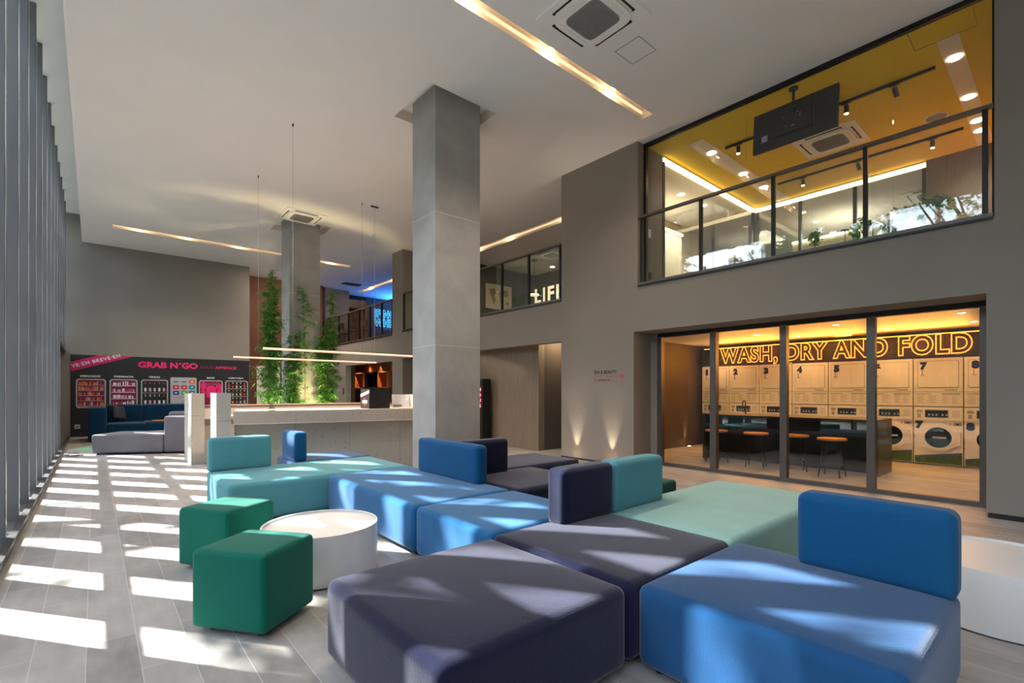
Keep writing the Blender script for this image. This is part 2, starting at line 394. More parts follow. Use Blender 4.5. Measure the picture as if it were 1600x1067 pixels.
# back wall, set-back brown wall
MB().box(-1.2, 4.02, 18.4, 18.7, 0, 6.45, 'wall_back').obj('wall_back', None, True)
MB().box(3.72, 4.02, 18.7, 19.9, 0, 5.7, 'wall_back').obj('wall_back', None, True)
MB().box(3.7, XR, 19.8, 20.1, 0, 5.7, 'wall_brown').obj('wall_back', None, True)
# mezzanine slab
MB().box(W, 16.5, -1, 24.5, 2.75, 3.02, 'wall_dark').obj('floor', None, True)
# left facade: sill, fins, glass, mullions
MB().box(-1.15, -.5, -4.2, 18.4, 0, .02, 'fin').obj('trim_1', None, True)
MB().box(-.56, -.505, -4.2, 18.4, .02, .06, 'fin_trim').obj('trim_2', None, True)
gw = root_struct('window_1')
p = MB()
for z in (1.85, 2.95, 4.05, 5.15): p.box(-1.13, -1.03, -4.2, 18.4, z - .045, z + .045, 'fin_trim')
p.box(-1.13, -1.03, -4.2, 18.4, .02, .1, 'fin_trim').box(-1.13, -1.03, -4.2, 18.4, 6.2, 6.3, 'fin_trim')
p.obj('transom_frame', gw)
FINS = [5.89 + .955 * k for k in range(-10, 14)]
fin0 = None
for y in FINS:
    if y > 18.3: continue
    z0 = .02 if y < 14.9 else 2.46
    f = MB().box(-.95, -.57, y - .025, y + .025, z0, 6.29, 'fin').box(-.568, -.562, y - .022, y + .022, z0, 6.29, 'steel').obj('facade_fin')
    tag(f, 'tall grey metal fin standing against the glass front, reaching the floor' if z0 < 1 else 'shorter grey metal fin above the side door at the far end of the glass front', 'facade fin',
        'floor-length metal fins along the glass front' if z0 < 1 else 'metal fins above the side door')
ys = [-4.2] + [y for y in FINS if -4.2 < y < 18.3] + [18.4]
for a, b in zip(ys[:-1], ys[1:]):
    MB().box(-1.085, -1.075, a + .02, b - .02, .1, 6.2, 'glass').obj('glass_pane', gw)
dr = root_struct('door_1')
MB().box(-1.0, -.6, 15.0, 18.39, 2.38, 2.46, 'frame_black').box(-1.0, -.62, 14.95, 15.02, .02, 2.46, 'frame_black').obj('door_frame', dr)
MB().box(-.74, -.70, 15.05, 16.7, .06, 2.36, 'fin').obj('door_leaf', dr)
MB().box(-.74, -.70, 16.74, 18.38, .06, 2.36, 'fin').obj('door_leaf', dr)
MB().box(-.69, -.66, 16.6, 16.64, .8, 1.6, 'black').obj('door_handle', dr)

# outside ground and things the sun passes through
MB().box(-60, -1.2, -40, 70, -.35, -.05, 'pavement').obj('ground', None, True)
def leaf_cloud(n, cen, rad, size, m, seed, hollow=.5, squash=1.0):
    rnd = random.Random(seed); s = MB(); vs = []; fs = []
    clumps = [(Vector((rnd.gauss(0, 1), rnd.gauss(0, 1), rnd.gauss(0, 1))).normalized() * rnd.uniform(hollow, 1)) for _ in range(max(6, n // 55))]
    for i in range(n):
        q = rnd.choice(clumps) + Vector((rnd.gauss(0, .13), rnd.gauss(0, .13), rnd.gauss(0, .13)))
        p = Vector(cen) + Vector((q.x * rad[0], q.y * rad[1], q.z * rad[2]))
        a = Vector((rnd.uniform(-1, 1), rnd.uniform(-1, 1), rnd.uniform(-1, .6))).normalized()
        b = a.cross(Vector((rnd.uniform(-1, 1), rnd.uniform(-1, 1), rnd.uniform(-1, 1)))).normalized()
        L = size * rnd.uniform(.6, 1.3); k = len(vs); nrm = a.cross(b) * L * .12
        vs += [p, p + a * L * .5 + b * L * .26 + nrm, p + a * L, p + a * L * .5 - b * L * .26 + nrm]
        fs += [(k, k + 1, k + 2), (k, k + 2, k + 3)]
    return s.add(vs, fs, m)
tr = thing('street_tree', 'leafy street tree outside beyond the glass front', 'tree', (-5.2, 6.6, -.05), 0, 'street trees outside the glass front')
t_ = MB(); rt = random.Random(3)
t_.tube((0, 0, 0), (.1, .1, 4.2), .17, 'bark', 10, .12)
ends = []
for k in range(11):
    a = k * 2.4; z0 = 3.0 + .35 * (k % 4); e = Vector((math.cos(a) * rt.uniform(1, 2.1), math.sin(a) * rt.uniform(1, 2.1), z0 + rt.uniform(1.4, 3.4)))
    t_.tube((.08, .08, z0), e, .06, 'bark', 6, .02); ends.append(e)
    e2 = e + Vector((rt.uniform(-.9, .9), rt.uniform(-.9, .9), rt.uniform(.3, 1.1))); t_.tube(e, e2, .025, 'bark', 5, .01)
t_.obj('trunk', tr)
leaf_cloud(640, (0, 0, 6.3), (2.3, 2.3, 2.4), .24, 'leaf_tree', 11).obj('foliage', tr)
for i, (x, y, z, rz) in enumerate([(-5.9, 13.0, 1.7, 2), (-6.2, 21.0, 1.5, 4), (-6.4, 1.5, 1.3, 1), (-6.0, 28, 1.4, 3)]):
    o = dup(tr, (x, y, -.05), rz); o.scale = (z * .85, z * .85, z)
for i, (x, y, rz, sc_) in enumerate([(-13.5, -6, 1, 1.35), (-14.5, 9, 3, 1.4), (-15, 18, 2, 1.3), (-14, 31, 5, 1.5), (-14.5, -15, 0, 1.5), (-14.5, 40, 4, 1.4)]):
    o = dup(tr, (x, y, -.05), rz, 'large leafy street tree in the row farther outside the glass front', 'farther row of street trees outside'); o.scale = (sc_, sc_, sc_ * .95)
    fo = [c for c in o.children if c.name.startswith('foliage')][0]
    if i == 0: dense = leaf_cloud(4200, (0, 0, 5.6), (2.4, 2.6, 3.2), .34, 'leaf_tree', 19, .25); dm = dense.obj('foliage'); dense_me = dm.data; bpy.data.objects.remove(dm)
    fo.data = dense_me
hg = thing('reflection_hedge', 'long unseen hedge added outside the glass front to darken its reflections', 'hedge', (-10.6, 6, -.05))  # unseen hedge row, added to keep the laundry glass reflections dark
leaf_cloud(9000, (0, 0, 1.05), (.5, 26, .95), .22, 'leaf_tree', 77, .1).obj('foliage', hg); MB().box(-.35, .35, -25, 25, 0, 1.6, 'hedge').obj('inner_growth', hg)
hb = thing('office_building', 'pale building with rows of windows across the street outside', 'building', (-26, 8, -.05))
MB().box(-4, 4, -30, 34, 0, 9, 'building').obj('facade_wall', hb)
for k in range(16):
    for z in (1.2, 4.4, 7.2): MB().box(4, 4.06, -28 + k * 3.8, -26 + k * 3.8, z, z + 1.5, 'display').obj('window', hb)

# ---------------------------------------------------------------- concrete columns
def column(x0, x1, y0, y1, joints, label):
    t = thing('concrete_column', label, 'column', ((x0 + x1) / 2, (y0 + y1) / 2, 0)); w = (x1 - x0) / 2; d = (y1 - y0) / 2
    MB().box(-w, w, -d, d, 0, CZ + .15, 'concrete').obj('shaft', t)
    for z in joints: MB().box(-w - .002, w + .002, -d - .002, d + .002, z - .005, z + .005, 'joint').obj('joint_line', t)
column(3.69, 4.485, 5.96, 6.61, (1.96, 3.87), 'square concrete column rising from behind the blue seats, nearest one')
column(3.69, 4.45, 12.8, 13.45, (1.9, 3.76), 'square concrete column standing behind the bamboo plants')

# ---------------------------------------------------------------- ceiling light slots
def slot_light(name, r, lamps, label, power, along='x', led=True):
    x0, x1, y0, y1 = r; t = thing(name, label, 'ceiling light', ((x0 + x1) / 2, (y0 + y1) / 2, CZ))
    cx, cy = t.location.x, t.location.y
    MB().box(x0 - cx, x1 - cx, y0 - cy, y1 - cy, .145, .158, 'slot_white').obj('trough', t)
    for (lx, ly) in lamps: lamp('POINT', 'slot_glow', (lx, ly, CZ + .075), .45, (1, .80, .55), .02)
    if led:
        if along == 'x': MB().box(x0 - cx + .03, x1 - cx - .03, y1 - cy - .014, y1 - cy - .002, .06, .10, 'led_warm').obj('light_strip', t)
        else: MB().box(x1 - cx - .014, x1 - cx - .002, y0 - cy + .03, y1 - cy - .03, .06, .10, 'led_warm').obj('light_strip', t)
    for (lx, ly) in lamps:
        MB().cyl((lx - cx, ly - cy), .045, .10, .145, 'white', 16).cyl((lx - cx, ly - cy), .036, .092, .10, 'lamp_warm', 16).obj('lamp', t)
        lamp('SPOT', 'downlight', (lx, ly, CZ + .06), power, (1, .80, .58), .04, direction=(0, 0, -1), spot=115, blend=.8)
slot_light('ceiling_slot_light', slotA, [(1.9, 4.3), (3.14, 4.3), (4.39, 4.3), (5.64, 4.3)], 'long recessed slot light in the ceiling above the sofas, nearest', 40)
slot_light('ceiling_slot_light', slotB, [(.89, 16.14), (1.96, 16.14), (3.28, 16.14), (5.0, 16.14), (6.0, 16.14)], 'long recessed slot light in the ceiling near the far grey wall', 45)
slot_light('ceiling_slot_light', slotM, [(8.75, 8.3), (8.75, 10.4), (8.75, 11.9)], 'recessed slot light above the upper floor with the map picture', 12, 'y')
slot_light('ceiling_slot_light', slotN, [(8.65, 17.2), (8.65, 19.3)], 'recessed slot light above the upper floor with the blue neon', 8, 'y')

def cassette(x, y, z, label, rz=0):
    t = thing('air_conditioner', label, 'air conditioner', (x, y, z), rz, None)
    MB().rrect(-.46, .46, -.46, .46, .01, -.02, 0, 'white').obj('panel', t)
    MB().rrect(-.34, .34, -.34, .34, .16, -.05, -.02, 'white_gloss').obj('raised_frame', t)
    g = MB().rrect(-.235, .235, -.235, .235, .09, -.056, -.05, 'grille')
    for k in range(-7, 8): g.box(-.215, .215, k * .029 - .003, k * .029 + .003, -.062, -.056, 'grille')
    for k in range(-7, 8): g.box(k * .029 - .003, k * .029 + .003, -.215, .215, -.062, -.056, 'grille')
    g.obj('grille', t)
    for k in range(4):
        a = k * math.pi / 2; M = Matrix.Rotation(a, 4, 'Z')
        MB().box(-.25, .25, .365, .385, -.028, -.019, 'black', M).box(-.26, -.24, .352, .385, -.028, -.019, 'black', M).box(.24, .26, .352, .385, -.028, -.019, 'black', M).box(-.24, .24, .275, .30, -.052, -.049, 'white', M).obj('air_slot', t)
    return t
cassette(4.27, 3.56, CZ, 'white square ceiling air conditioner beside the nearest slot light')
cassette(3.82, 12.25, CZ, 'white square ceiling air conditioner just in front of the far column')
cassette(9.42, 2.70, CZ, 'white ceiling air conditioner on the yellow ceiling')
cassette(10.75, 10.55, CZ, 'white ceiling air conditioner in the upper room with the map picture')
cassette(13.6, 2.0, CZ, 'white ceiling air conditioner in the pale room behind the wooden panel')
# access hatch outline, smoke detectors
h = MB()
for (a, b, c, d) in ((4.93, 5.29, 3.395, 3.405), (4.93, 5.29, 3.745, 3.755), (4.925, 4.935, 3.4, 3.75), (5.285, 5.295, 3.4, 3.75)): h.box(a, b, c, d, CZ - .002, CZ, 'grille')
h.box(4.935, 5.285, 3.405, 3.745, CZ - .001, CZ, 'ceiling')
tag(h.obj('access_hatch'), 'square access hatch in the pale ceiling next to the air conditioner', 'hatch')
for x, y, lb in ((4.05, 15.66, 'small round smoke detector on the ceiling left of the far column'), (5.71, 12.46, 'small round smoke detector on the ceiling right of the far column')):
    t = thing('smoke_detector', lb, 'smoke detector', (x, y, CZ)); MB().cyl((0, 0), .07, -.02, 0, 'white', 20).obj('base', t); MB().cyl((0, 0), .035, -.045, -.02, 'white', 16, .055).obj('sensor_cap', t)

# ---------------------------------------------------------------- modular sofas
def feet(t, x0, x1, y0, y1):
    for x in (x0 + .08, x1 - .08):
        for y in (y0 + .08, y1 - .08): MB().cyl((x, y), .022, 0, .03, 'black', 12).obj('foot', t)
def module(x0, x1, y0, y1, col, label, back=None, bcol=None, top=.402, name='sofa_module', group=None):
    cx, cy = (x0 + x1) / 2, (y0 + y1) / 2
    t = thing(name, label, 'sofa', (cx, cy, 0), 0, group)
    MB().soft(x0 - cx, x1 - cx, y0 - cy, y1 - cy, .028, top, .045, col, (.004, .004, .010)).obj('seat', t)
    feet(t, x0 - cx, x1 - cx, y0 - cy, y1 - cy)
    if back:
        a0, a1, b0, b1 = back
        MB().soft(a0 - cx, a1 - cx, b0 - cy, b1 - cy, .39, .775, .04, bcol or col, (.004, .004, .004)).obj('backrest', t)
    return t
g = .004
module(.84, 1.86, 1.34, 2.35, 'navy', 'nearest navy square seat at the front edge, without a backrest')
module(1.88, 2.90, 1.345, 2.385, 'navy', 'navy square seat with a short navy backrest, in the middle of the island', (2.36, 2.90, 2.21, 2.38))
module(1.91, 2.93, .33, 1.335, 'steel_blue', 'large nearest blue seat with a bright blue backrest along its right side', (2.775, 2.93, .33, .95), 'blue')
module(2.91, 4.80, 1.345, 2.385, 'teal_pale', 'long pale teal bench seat with a short teal backrest next to the navy one', (2.91, 3.56, 2.21, 2.38), 'teal')
module(1.89, 2.90, 2.40, 3.355, 'blue_mid', 'sky blue square seat in the middle of the island, without a backrest')
module(1.89, 2.90, 3.37, 5.22, 'blue_mid', 'long sky blue bench seat with a bright blue backrest on its far side', (2.76, 2.90, 3.72, 4.84), 'blue')
module(.96, 2.90, 5.24, 6.40, 'teal', 'long teal bench seat with a teal backrest at its left end', (.96, 1.60, 6.23, 6.40))
module(1.925, 2.95, 6.42, 7.28, 'steel_blue', 'far blue seat with a narrow upright blue backrest, against the counter', (1.925, 2.08, 6.45, 7.02), 'blue')
module(2.92, 3.96, 3.30, 4.26, 'navy', 'far navy seat with a dark navy backrest behind the blue backrest', (2.92, 3.50, 4.11, 4.26))
module(2.95, 4.88, 4.28, 5.18, 'navy', 'farthest long navy bench seat, in front of the sign wall')

def stool(x, y, rz, col, label, w=.41, d=.44):
    t = thing('cube_stool', label, 'stool', (x, y, 0), rz)
    MB().soft(-w / 2, w / 2, -d / 2, d / 2, .028, .445, .03, col, (.003, .003, .006), n=8).obj('cushion', t)
    feet(t, -w / 2 + .0, w / 2, -d / 2, d / 2)
    return t
stool(.70, 3.05, R(37), 'green', 'bright green cube stool, nearest, in front of the white round table', .43, .46)
stool(.775, 4.22, R(33), 'green', 'green cube stool further back, left of the white round table', .45, .46)
stool(4.15, 5.43, 0, 'green_dark', 'dark green cube stool barely showing behind the far navy backrest')
stool(4.05, 2.72, 0, 'green_dark', 'dark green cube stool peeking out behind the short teal backrest')

def round_table(x, y, r, h, label):
    t = thing('round_table', label, 'table', (x, y, 0))
    MB().cyl((0, 0), r, .01, h - .02, 'table_white', 72, cap=False).ring((0, 0), r - .012, r, h - .02, h, 'table_white', 72).obj('drum_base', t)
    MB().cyl((0, 0), r - .011, h - .03, h - .014, 'table_white', 72).obj('table_top', t)
    MB().cyl((0, 0), r - .02, 0, .012, 'black', 48).obj('plinth', t)
round_table(1.25, 3.58, .395, .345, 'low white round drum table beside the green stools')
round_table(3.99, .28, .42, .345, 'low white round drum table at the right edge behind the blue backrest')

# ---------------------------------------------------------------- far lounge
def rugf(): return tag(MB().cyl((0, 0), 1.12, .001, .006, 'rug', 72).obj('round_rug'), 'round light green rug under the grey and dark blue sofas', 'rug')
r_ = rugf(); r_.location = (.80, 14.55, 0)
gs = thing('grey_sofa', 'light grey chaise sofa with its back towards the stone pillars', 'sofa', (-.05, 13.05, 0), R(-31.5))
MB().soft(0, 1.33, 0, .95, .03, .41, .04, 'grey_fabric', (.003, .003, .01)).obj('seat', gs)
MB().soft(1.34, 2.35, .225, .95, .03, .41, .04, 'grey_fabric', (.003, .003, .01)).obj('seat', gs)
MB().soft(1.335, 2.35, 0, .22, .03, .78, .045, 'grey_fabric', (.003, .003, .004)).obj('backrest', gs)
MB().soft(1.30, 2.30, .23, .40, .42, .87, .06, 'grey_fabric', (.0, .01, .0)).obj('back_cushion', gs)
feet(gs, 0, 2.35, 0, .95)
bs = thing('dark_blue_sofa', 'dark blue corner sofa in front of the mural wall', 'sofa', (-.12, 16.2, 0), 0)
MB().soft(0, .37, 0, 1.3, .03, .88, .05, 'blue_deep').obj('armrest', bs)
MB().soft(.375, 1.15, .0, .95, .03, .45, .04, 'blue_deep', (0, 0, .01)).obj('seat', bs)
MB().soft(1.155, 2.3, .0, .95, .03, .47, .04, 'blue_deep', (0, 0, .01)).obj('seat', bs)
MB().soft(.375, 1.15, .96, 1.3, .03, .93, .05, 'blue_deep').obj('backrest', bs)
MB().soft(1.155, 2.3, .96, 1.3, .03, .93, .05, 'blue_deep').obj('backrest', bs)
c_ = tag(MB().soft(-.2, .2, -.07, .07, -.2, .2, .06, 'mural', (.0, .02, .0), n=8).obj('throw_cushion'), 'dark charcoal cushion leaning in the corner of the dark blue sofa', 'cushion')
c_.location = (.50, 16.92, .70); c_.rotation_euler = (R(-14), R(10), R(50))
tt = tag(MB().rrect(-.35, .35, -.2, .2, .05, 0, .02, 'seat_wood').obj('wooden_tray'), 'thin wooden tray lying on the dark blue sofa seat', 'tray'); tt.location = (1.55, 16.45, .485)
cs = MB(); pts = [Vector((-.36 + .11 * math.cos(k * .55) + .02 * k / 6, 13.45 + .22 * math.sin(k * .55) - .012 * k, .008)) for k in range(26)]
for a_, b_ in zip(pts[:-1], pts[1:]): cs.tube(a_, b_, .006, 'black', 6)
tag(cs.obj('power_cable'), 'thin black cable curled on the floor at the foot of the glass front', 'cable')

# ---------------------------------------------------------------- the mural wall
Y0 = 18.4
mu = thing('wall_mural', 'black printed mural with pink lettering and pictures of shop fridges on the far wall', 'mural', (1.77, Y0, 0))
O = Matrix.Translation((-1.77, -Y0, 0))
def mural_part(name, s): o = s.obj(name, mu); o.matrix_parent_inverse = Matrix.Identity(4); o.location = (-1.77, -Y0, 0); return o
mural_part('backing', MB().box(-.5, 4.01, Y0 - .012, Y0 - .001, 0.02, 2.33, 'mural'))
yb = Y0 - .014
def quadY(s, pts, m, y=yb, th=.002):
    n = len(pts); v = [(x, y, z) for x, z in pts] + [(x, y + th, z) for x, z in pts]
    s.add(v, [tuple(range(n))] + [tuple(range(n, 2 * n))[::-1]] + [(i, (i + 1) % n, n + (i + 1) % n, n + i) for i in range(n)], m)
mural_part('diagonal_band', (lambda s: (quadY(s, [(-.5, 1.86), (-.5, 2.12), (.10, 2.33), (.88, 2.33)], 'pink_band'), s)[1])(MB()))
ang = math.atan2(.47, 1.38)
mural_part('band_lettering', text_mb(MB(), 'VE·EM BREVE·EM', 'print_white', 1.12, .10, MY(-.47, yb - .003, 1.95) @ Matrix.Rotation(math.atan2(.36, 1.1), 4, 'Z'), .003, .03, spacing=1.15))
mural_part('title_lettering', text_mb(MB(), 'GRAB N´GO', 'pink', 1.52, .19, MY(1.0, yb - .003, 2.005), .004, .045))
mural_part('subtitle_lettering', text_mb(MB(), 'HOUSI', 'pink_dim', .36, .085, MY(2.59, yb - .003, 2.03), .003))
mural_part('subtitle_lettering', text_mb(MB(), 'APPSPACE', 'pink', .62, .085, MY(3.0, yb - .003, 2.025), .003, .03))
fr = [('MERCADO', -.39, .26, -.30, .14), ('FARMACIA', .34, .99, .44, .90), ('VINHO', 1.07, 1.74, 1.26, 1.54), ('SHOP', 2.55, 3.22, 2.77, 2.99), ('CERVEJA', 3.29, 3.97, 3.38, 3.84)]
for nm, a, b, ta, tb in fr:
    mural_part('fridge_lettering', text_mb(MB(), nm, 'print_white', tb - ta, .055, MY(ta, yb - .003, 1.70), .003, .04))
    s = MB(); F_ = Matrix.Translation((0, 0, 0))
    M = MY(0, yb, 0)
    inner = {'MERCADO': 'p_wine', 'FARMACIA': 'p_wine', 'VINHO': 'p_dark', 'SHOP': 'p_magenta', 'CERVEJA': 'p_dark'}[nm]
    s.rrect(a, b, .82, 1.65, .07, 0, .002, 'print_grey', M); s.rrect(a + .03, b - .03, .85, 1.62, .055, .002, .003, inner, M)
    rr = random.Random(nm)
    x0, x1 = a + .05, b - .05
    def bx(p, q, z, t, m, e=.0045): s.box(p, q, z, t, .003, e, m, M)
    if nm == 'MERCADO':
        for k in range(5):
            z = .88 + k * .148
            bx(x0, x1, z - .012, z, 'print_grey')
            for j in range(14):
                p = x0 + (x1 - x0) * j / 14; bx(p + .003, p + (x1 - x0) / 14 - .004, z + .003, z + rr.uniform(.07, .115), rr.choice(['p_orange', 'p_red', 'p_purple', 'p_yellow', 'p_orange', 'p_lilac', 'p_wine']))
    elif nm == 'FARMACIA':
        for k in range(4):
            z = .90 + k * .19
            bx(x0, x1, z - .03, z, 'p_lilac')
            p = x0 + .03
            while p < x1 - .05:
                w = rr.choice([.03, .03, .06, .08]); bx(p, p + w, z + .002, z + rr.uniform(.06, .12), rr.choice(['p_lilac', 'print_white', 'pink', 'print_white'])); p += w + rr.uniform(.01, .04)
    elif nm in ('VINHO', 'CERVEJA'):
        rows = 2 if nm == 'VINHO' else 3; st = .38 if rows == 2 else .255
        for k in range(rows):
            z = .87 + k * st
            bx(x0, x1, z - .012, z, 'print_grey')
            for j in range(5):
                p = x0 + (x1 - x0) * (j + .5) / 5; h_ = .33 if rows == 2 else .21
                body = 'black' if rows == 2 else rr.choice(['p_dgreen', 'p_dark', 'wood_orange'])
                bx(p - .028, p + .028, z + .002, z + h_ * .6, body); bx(p - .011, p + .011, z + h_ * .6, z + h_, body)
                bx(p - .026, p + .026, z + h_ * .12, z + h_ * .45, rr.choice(['print_white', 'p_lilac', 'print_white']) if rows == 2 else rr.choice(['p_red', 'print_grey', 'p_yellow']), .0055)
                bx(p - .012, p + .012, z + h_ * .8, z + h_, rr.choice(['p_red', 'print_white', 'print_grey']), .0055)
    else:
        for (p, w, z) in ((x0 + .02, .12, 1.22), (x0 + .16, .26, 1.1), (x0 + .44, .07, 1.2), (x0 + .52, .06, 1.16)):
            s.prism([(p, z), (p + w, z), (p + w, z + .2), (p + w * 1.12, z + .17), (p + w * 1.2, z + .26), (p + w * .75, z + .38), (p + w * .25, z + .38), (p - w * .2, z + .26), (p - w * .12, z + .17), (p, z + .2)], .003, .0045, 'pink', M)
        bx(x0, x1, 1.52, 1.53, 'print_grey')
    mural_part('fridge_picture', s)
s = MB(); M = MY(0, yb, 0)
s.rrect(1.80, 2.49, .55, 1.73, .04, 0, .002, 'print_grey', M)
cols = [['print_grey', 'print_grey', 'p_orange'], ['p_red', 'p_red', 'p_teal'], ['p_blue', 'p_green', 'p_teal']]
for r0 in range(3):
    for c0 in range(3):
        x = 1.86 + c0 * .212; z = 1.53 - r0 * .175
        s.rrect(x, x + .165, z, z + .13, .035, .002, .0035, cols[r0][c0], M)
        if cols[r0][c0] != 'print_grey': s.rrect(x + .05, x + .115, z + .048, z + .082, .012, .0035, .0045, 'print_white', M)
        else: s.box(x + .02, x + .145, z + .05, z + .075, .0035, .0045, 'mural', M)
s.box(1.93, 2.36, 1.09, 1.10, .002, .003, 'mural', M); s.ring((2.15, .93), .045, .06, .002, .004, 'p_dgreen', 24, M)
mural_part('app_board_picture', s)
t = thing('wall_outlet', 'grey wall outlet low on the black mural, left corner', 'outlet', (-.36, Y0 - .013, .295)); MB().box(-.06, .06, -.012, 0, -.06, .06, 'print_grey').obj('cover_plate', t); MB().box(-.03, .03, -.014, -.012, -.02, .02, 'machine_line').obj('socket', t)

# ---------------------------------------------------------------- bar counter
CT = 1.006
bc = thing('bar_counter', 'long pale granite counter with an overhanging top, behind the sofas', 'counter', (1.5, 8.06, 0))
def cpart(nm, s): o = s.obj(nm, bc); o.location = (-1.5, -8.06, 0); return o
A_, B_ = Vector((1.545, 8.05)), Vector((4.75, 7.27)); dv = (B_ - A_).normalized(); nv = Vector((-dv.y, dv.x))
def quad(o0, o1, e0=0, e1=0): return [tuple(A_ + nv * o0 + dv * e0), tuple(B_ + nv * o0 - dv * e1), tuple(B_ + nv * o1 - dv * e1), tuple(A_ + nv * o1 + dv * e0)]
cpart('fascia', MB().prism(quad(0, .05), .815, CT - .012, 'granite_pendant_lit'))
cpart('counter_top', MB().prism(quad(0, .75), CT - .012, CT, 'top_cream'))
cpart('fascia_edge', MB().prism(quad(-.002, .06), .806, .815, 'top_cream'))
cpart('front_wall', MB().prism(quad(.28, .34), 0, .9, 'granite'))
ln = (B_ - A_).length
for k in range(1, 4):
    q = A_ + dv * (k * .84); n0 = nv * .277
    cpart('joint_line', MB().prism([tuple(q + n0), tuple(q + n0 + dv * .004), tuple(q + n0 + dv * .004 + nv * .01), tuple(q + n0 + nv * .01)], 0, .8, 'machine_line'))
    cpart('joint_line', MB().prism([tuple(q - nv * .001), tuple(q - nv * .001 + dv * .003), tuple(q + dv * .003 + nv * .01), tuple(q + nv * .01)], .816, CT - .013, 'machine_line'))
cpart('back_fascia', MB().box(1.495, 5.2, 10.16, 10.2, .8, 1.0, 'top_cream'))
cpart('back_top', MB().box(1.493, 5.2, 10.14, 10.9, 1.0, 1.035, 'brown_strip'))
cpart('back_wall', MB().box(1.51, 5.2, 10.4, 10.46, 0, 1.0, 'granite'))
cpart('worktop', MB().box(1.62, 4.9, 8.75, 9.3, .86, .9, 'top_cream'))
def pier(x0, x1, y0, y1, h, jz, lb):
    t = thing('stone_pier', lb, 'pillar', (x0, y0, 0)); MB().box(0, x1 - x0, 0, y1 - y0, 0, h, 'granite').obj('shaft', t); MB().box(-.0015, x1 - x0 + .0015, -.0015, y1 - y0 + .0015, jz - .002, jz + .002, 'machine_line').obj('joint_line', t)
pier(1.335, 1.515, 8.055, 8.56, 1.272, .865, 'pale granite end pier of the counter, the nearer and wider-looking one')
pier(1.29, 1.49, 10.12, 10.95, 1.255, .865, 'pale granite end pier of the back counter, the farther left one')
# things on the counter
def on(u, off): q = A_ + dv * u + nv * off; return q
q = on(2.0, .03)
cbx = thing('coffee_box', 'black cardboard display box with a white coffee sign on its side', 'box', (3.47, 7.66, CT + .001), R(4))
MB().box(0, .38, 0, .30, 0, .33, 'black_matte').obj('body', cbx)
MB().box(-.004, 0, .0, .30, .005, .325, 'mural').obj('sign_panel', cbx)
sb = MB(); M = MX(-.004, .30, 0)
sb.prism([(.0, .19), (.30, .26), (.30, .31), (.0, .24)], 0, .002, 'print_white', M); sb.prism([(.05, .225), (.26, .273), (.26, .279), (.05, .231)], .002, .003, 'pink', M)
sb.obj('white_band', cbx)
text_mb(MB(), 'COFFEE', 'print_white', .17, .055, MX(-.006, .235, .085), .003, .05).obj('lettering', cbx)
MB().prism([(.12, .15), (.18, .15), (.18, .17), (.165, .17), (.165, .163), (.135, .163), (.135, .17), (.12, .17)], 0, .002, 'pink', M).prism([(.12, .05), (.18, .05), (.18, .068), (.12, .068)], 0, .002, 'pink', M).obj('pink_mark', cbx)
MB().prism([(0, 0), (.36, 0), (.33, .03), (.03, .03)], 0, .01, 'black_matte', Matrix.Translation((0, .30, .33)) @ Matrix.Rotation(R(80), 4, 'X')).obj('flap', cbx)
wt = thing('white_display_tray', 'white open box stand on the counter beside the black coffee box', 'stand', (3.93, 7.60, CT + .001), R(-6))
MB().box(0, .34, .20, .215, 0, .235, 'white_gloss').box(.0, .34, 0, .2, 0, .012, 'white_gloss').obj('shell', wt); MB().box(.325, .34, 0, .2, .012, .235, 'top_cream').obj('side_panel', wt); MB().box(.0, .12, .05, .18, .03, .055, 'brown_strip').obj('dark_tray', wt)
ac_ = thing('acrylic_holder', 'small clear acrylic holder standing on the counter', 'holder', (2.05, 7.98, CT + .001), R(-13.6))
MB().box(-.04, .04, -.003, .003, 0, .12, 'glass_tint').box(-.04, .04, -.06, -.054, 0, .09, 'glass_tint').obj('clear_panel', ac_); MB().box(-.045, .045, -.06, .01, 0, .006, 'steel').obj('base', ac_)

# linear pendants
def pendant(x0, x1, y, z, lb, feed=None):
    t = thing('linear_pendant', lb, 'pendant light', (x0, y, z))
    MB().box(0, x1 - x0, -.016, .016, 0, .03, 'pendant_body').obj('profile', t); MB().box(.01, x1 - x0 - .01, -.013, .013, -.006, 0, 'led_pendant').box(.01, x1 - x0 - .01, -.019, -.016, .004, .024, 'led_pendant').obj('diffuser', t)
    for cx in (.45, x1 - x0 - .35):
        MB().tube((cx, 0, .03), (cx, 0, CZ - z), .0022, 'steel', 5).obj('cable', t); MB().cyl((cx, 0), .012, CZ - z - .04, CZ - z, 'black', 10).obj('ceiling_anchor', t)
    if feed:
        MB().tube((feed - x0, 0, .03), (feed - x0, 0, CZ - z), .004, 'print_grey', 6).obj('power_cord', t); MB().box(feed - x0 - .09, feed - x0 + .09, -.02, .02, CZ - z - .025, CZ - z, 'black').obj('canopy', t)
    lamp('AREA', 'pendant_light', ((x0 + x1) / 2, y, z - .02), 30, (1, .72, .5), x1 - x0, .03, direction=(0, 0, -1))
pendant(1.94, 4.9, 8.10, 1.945, 'long thin copper-toned linear pendant over the counter, the nearer upper one')
pendant(2.0, 4.93, 10.5, 1.945, 'long thin copper-toned linear pendant over the back counter, with a power cord', 4.88)

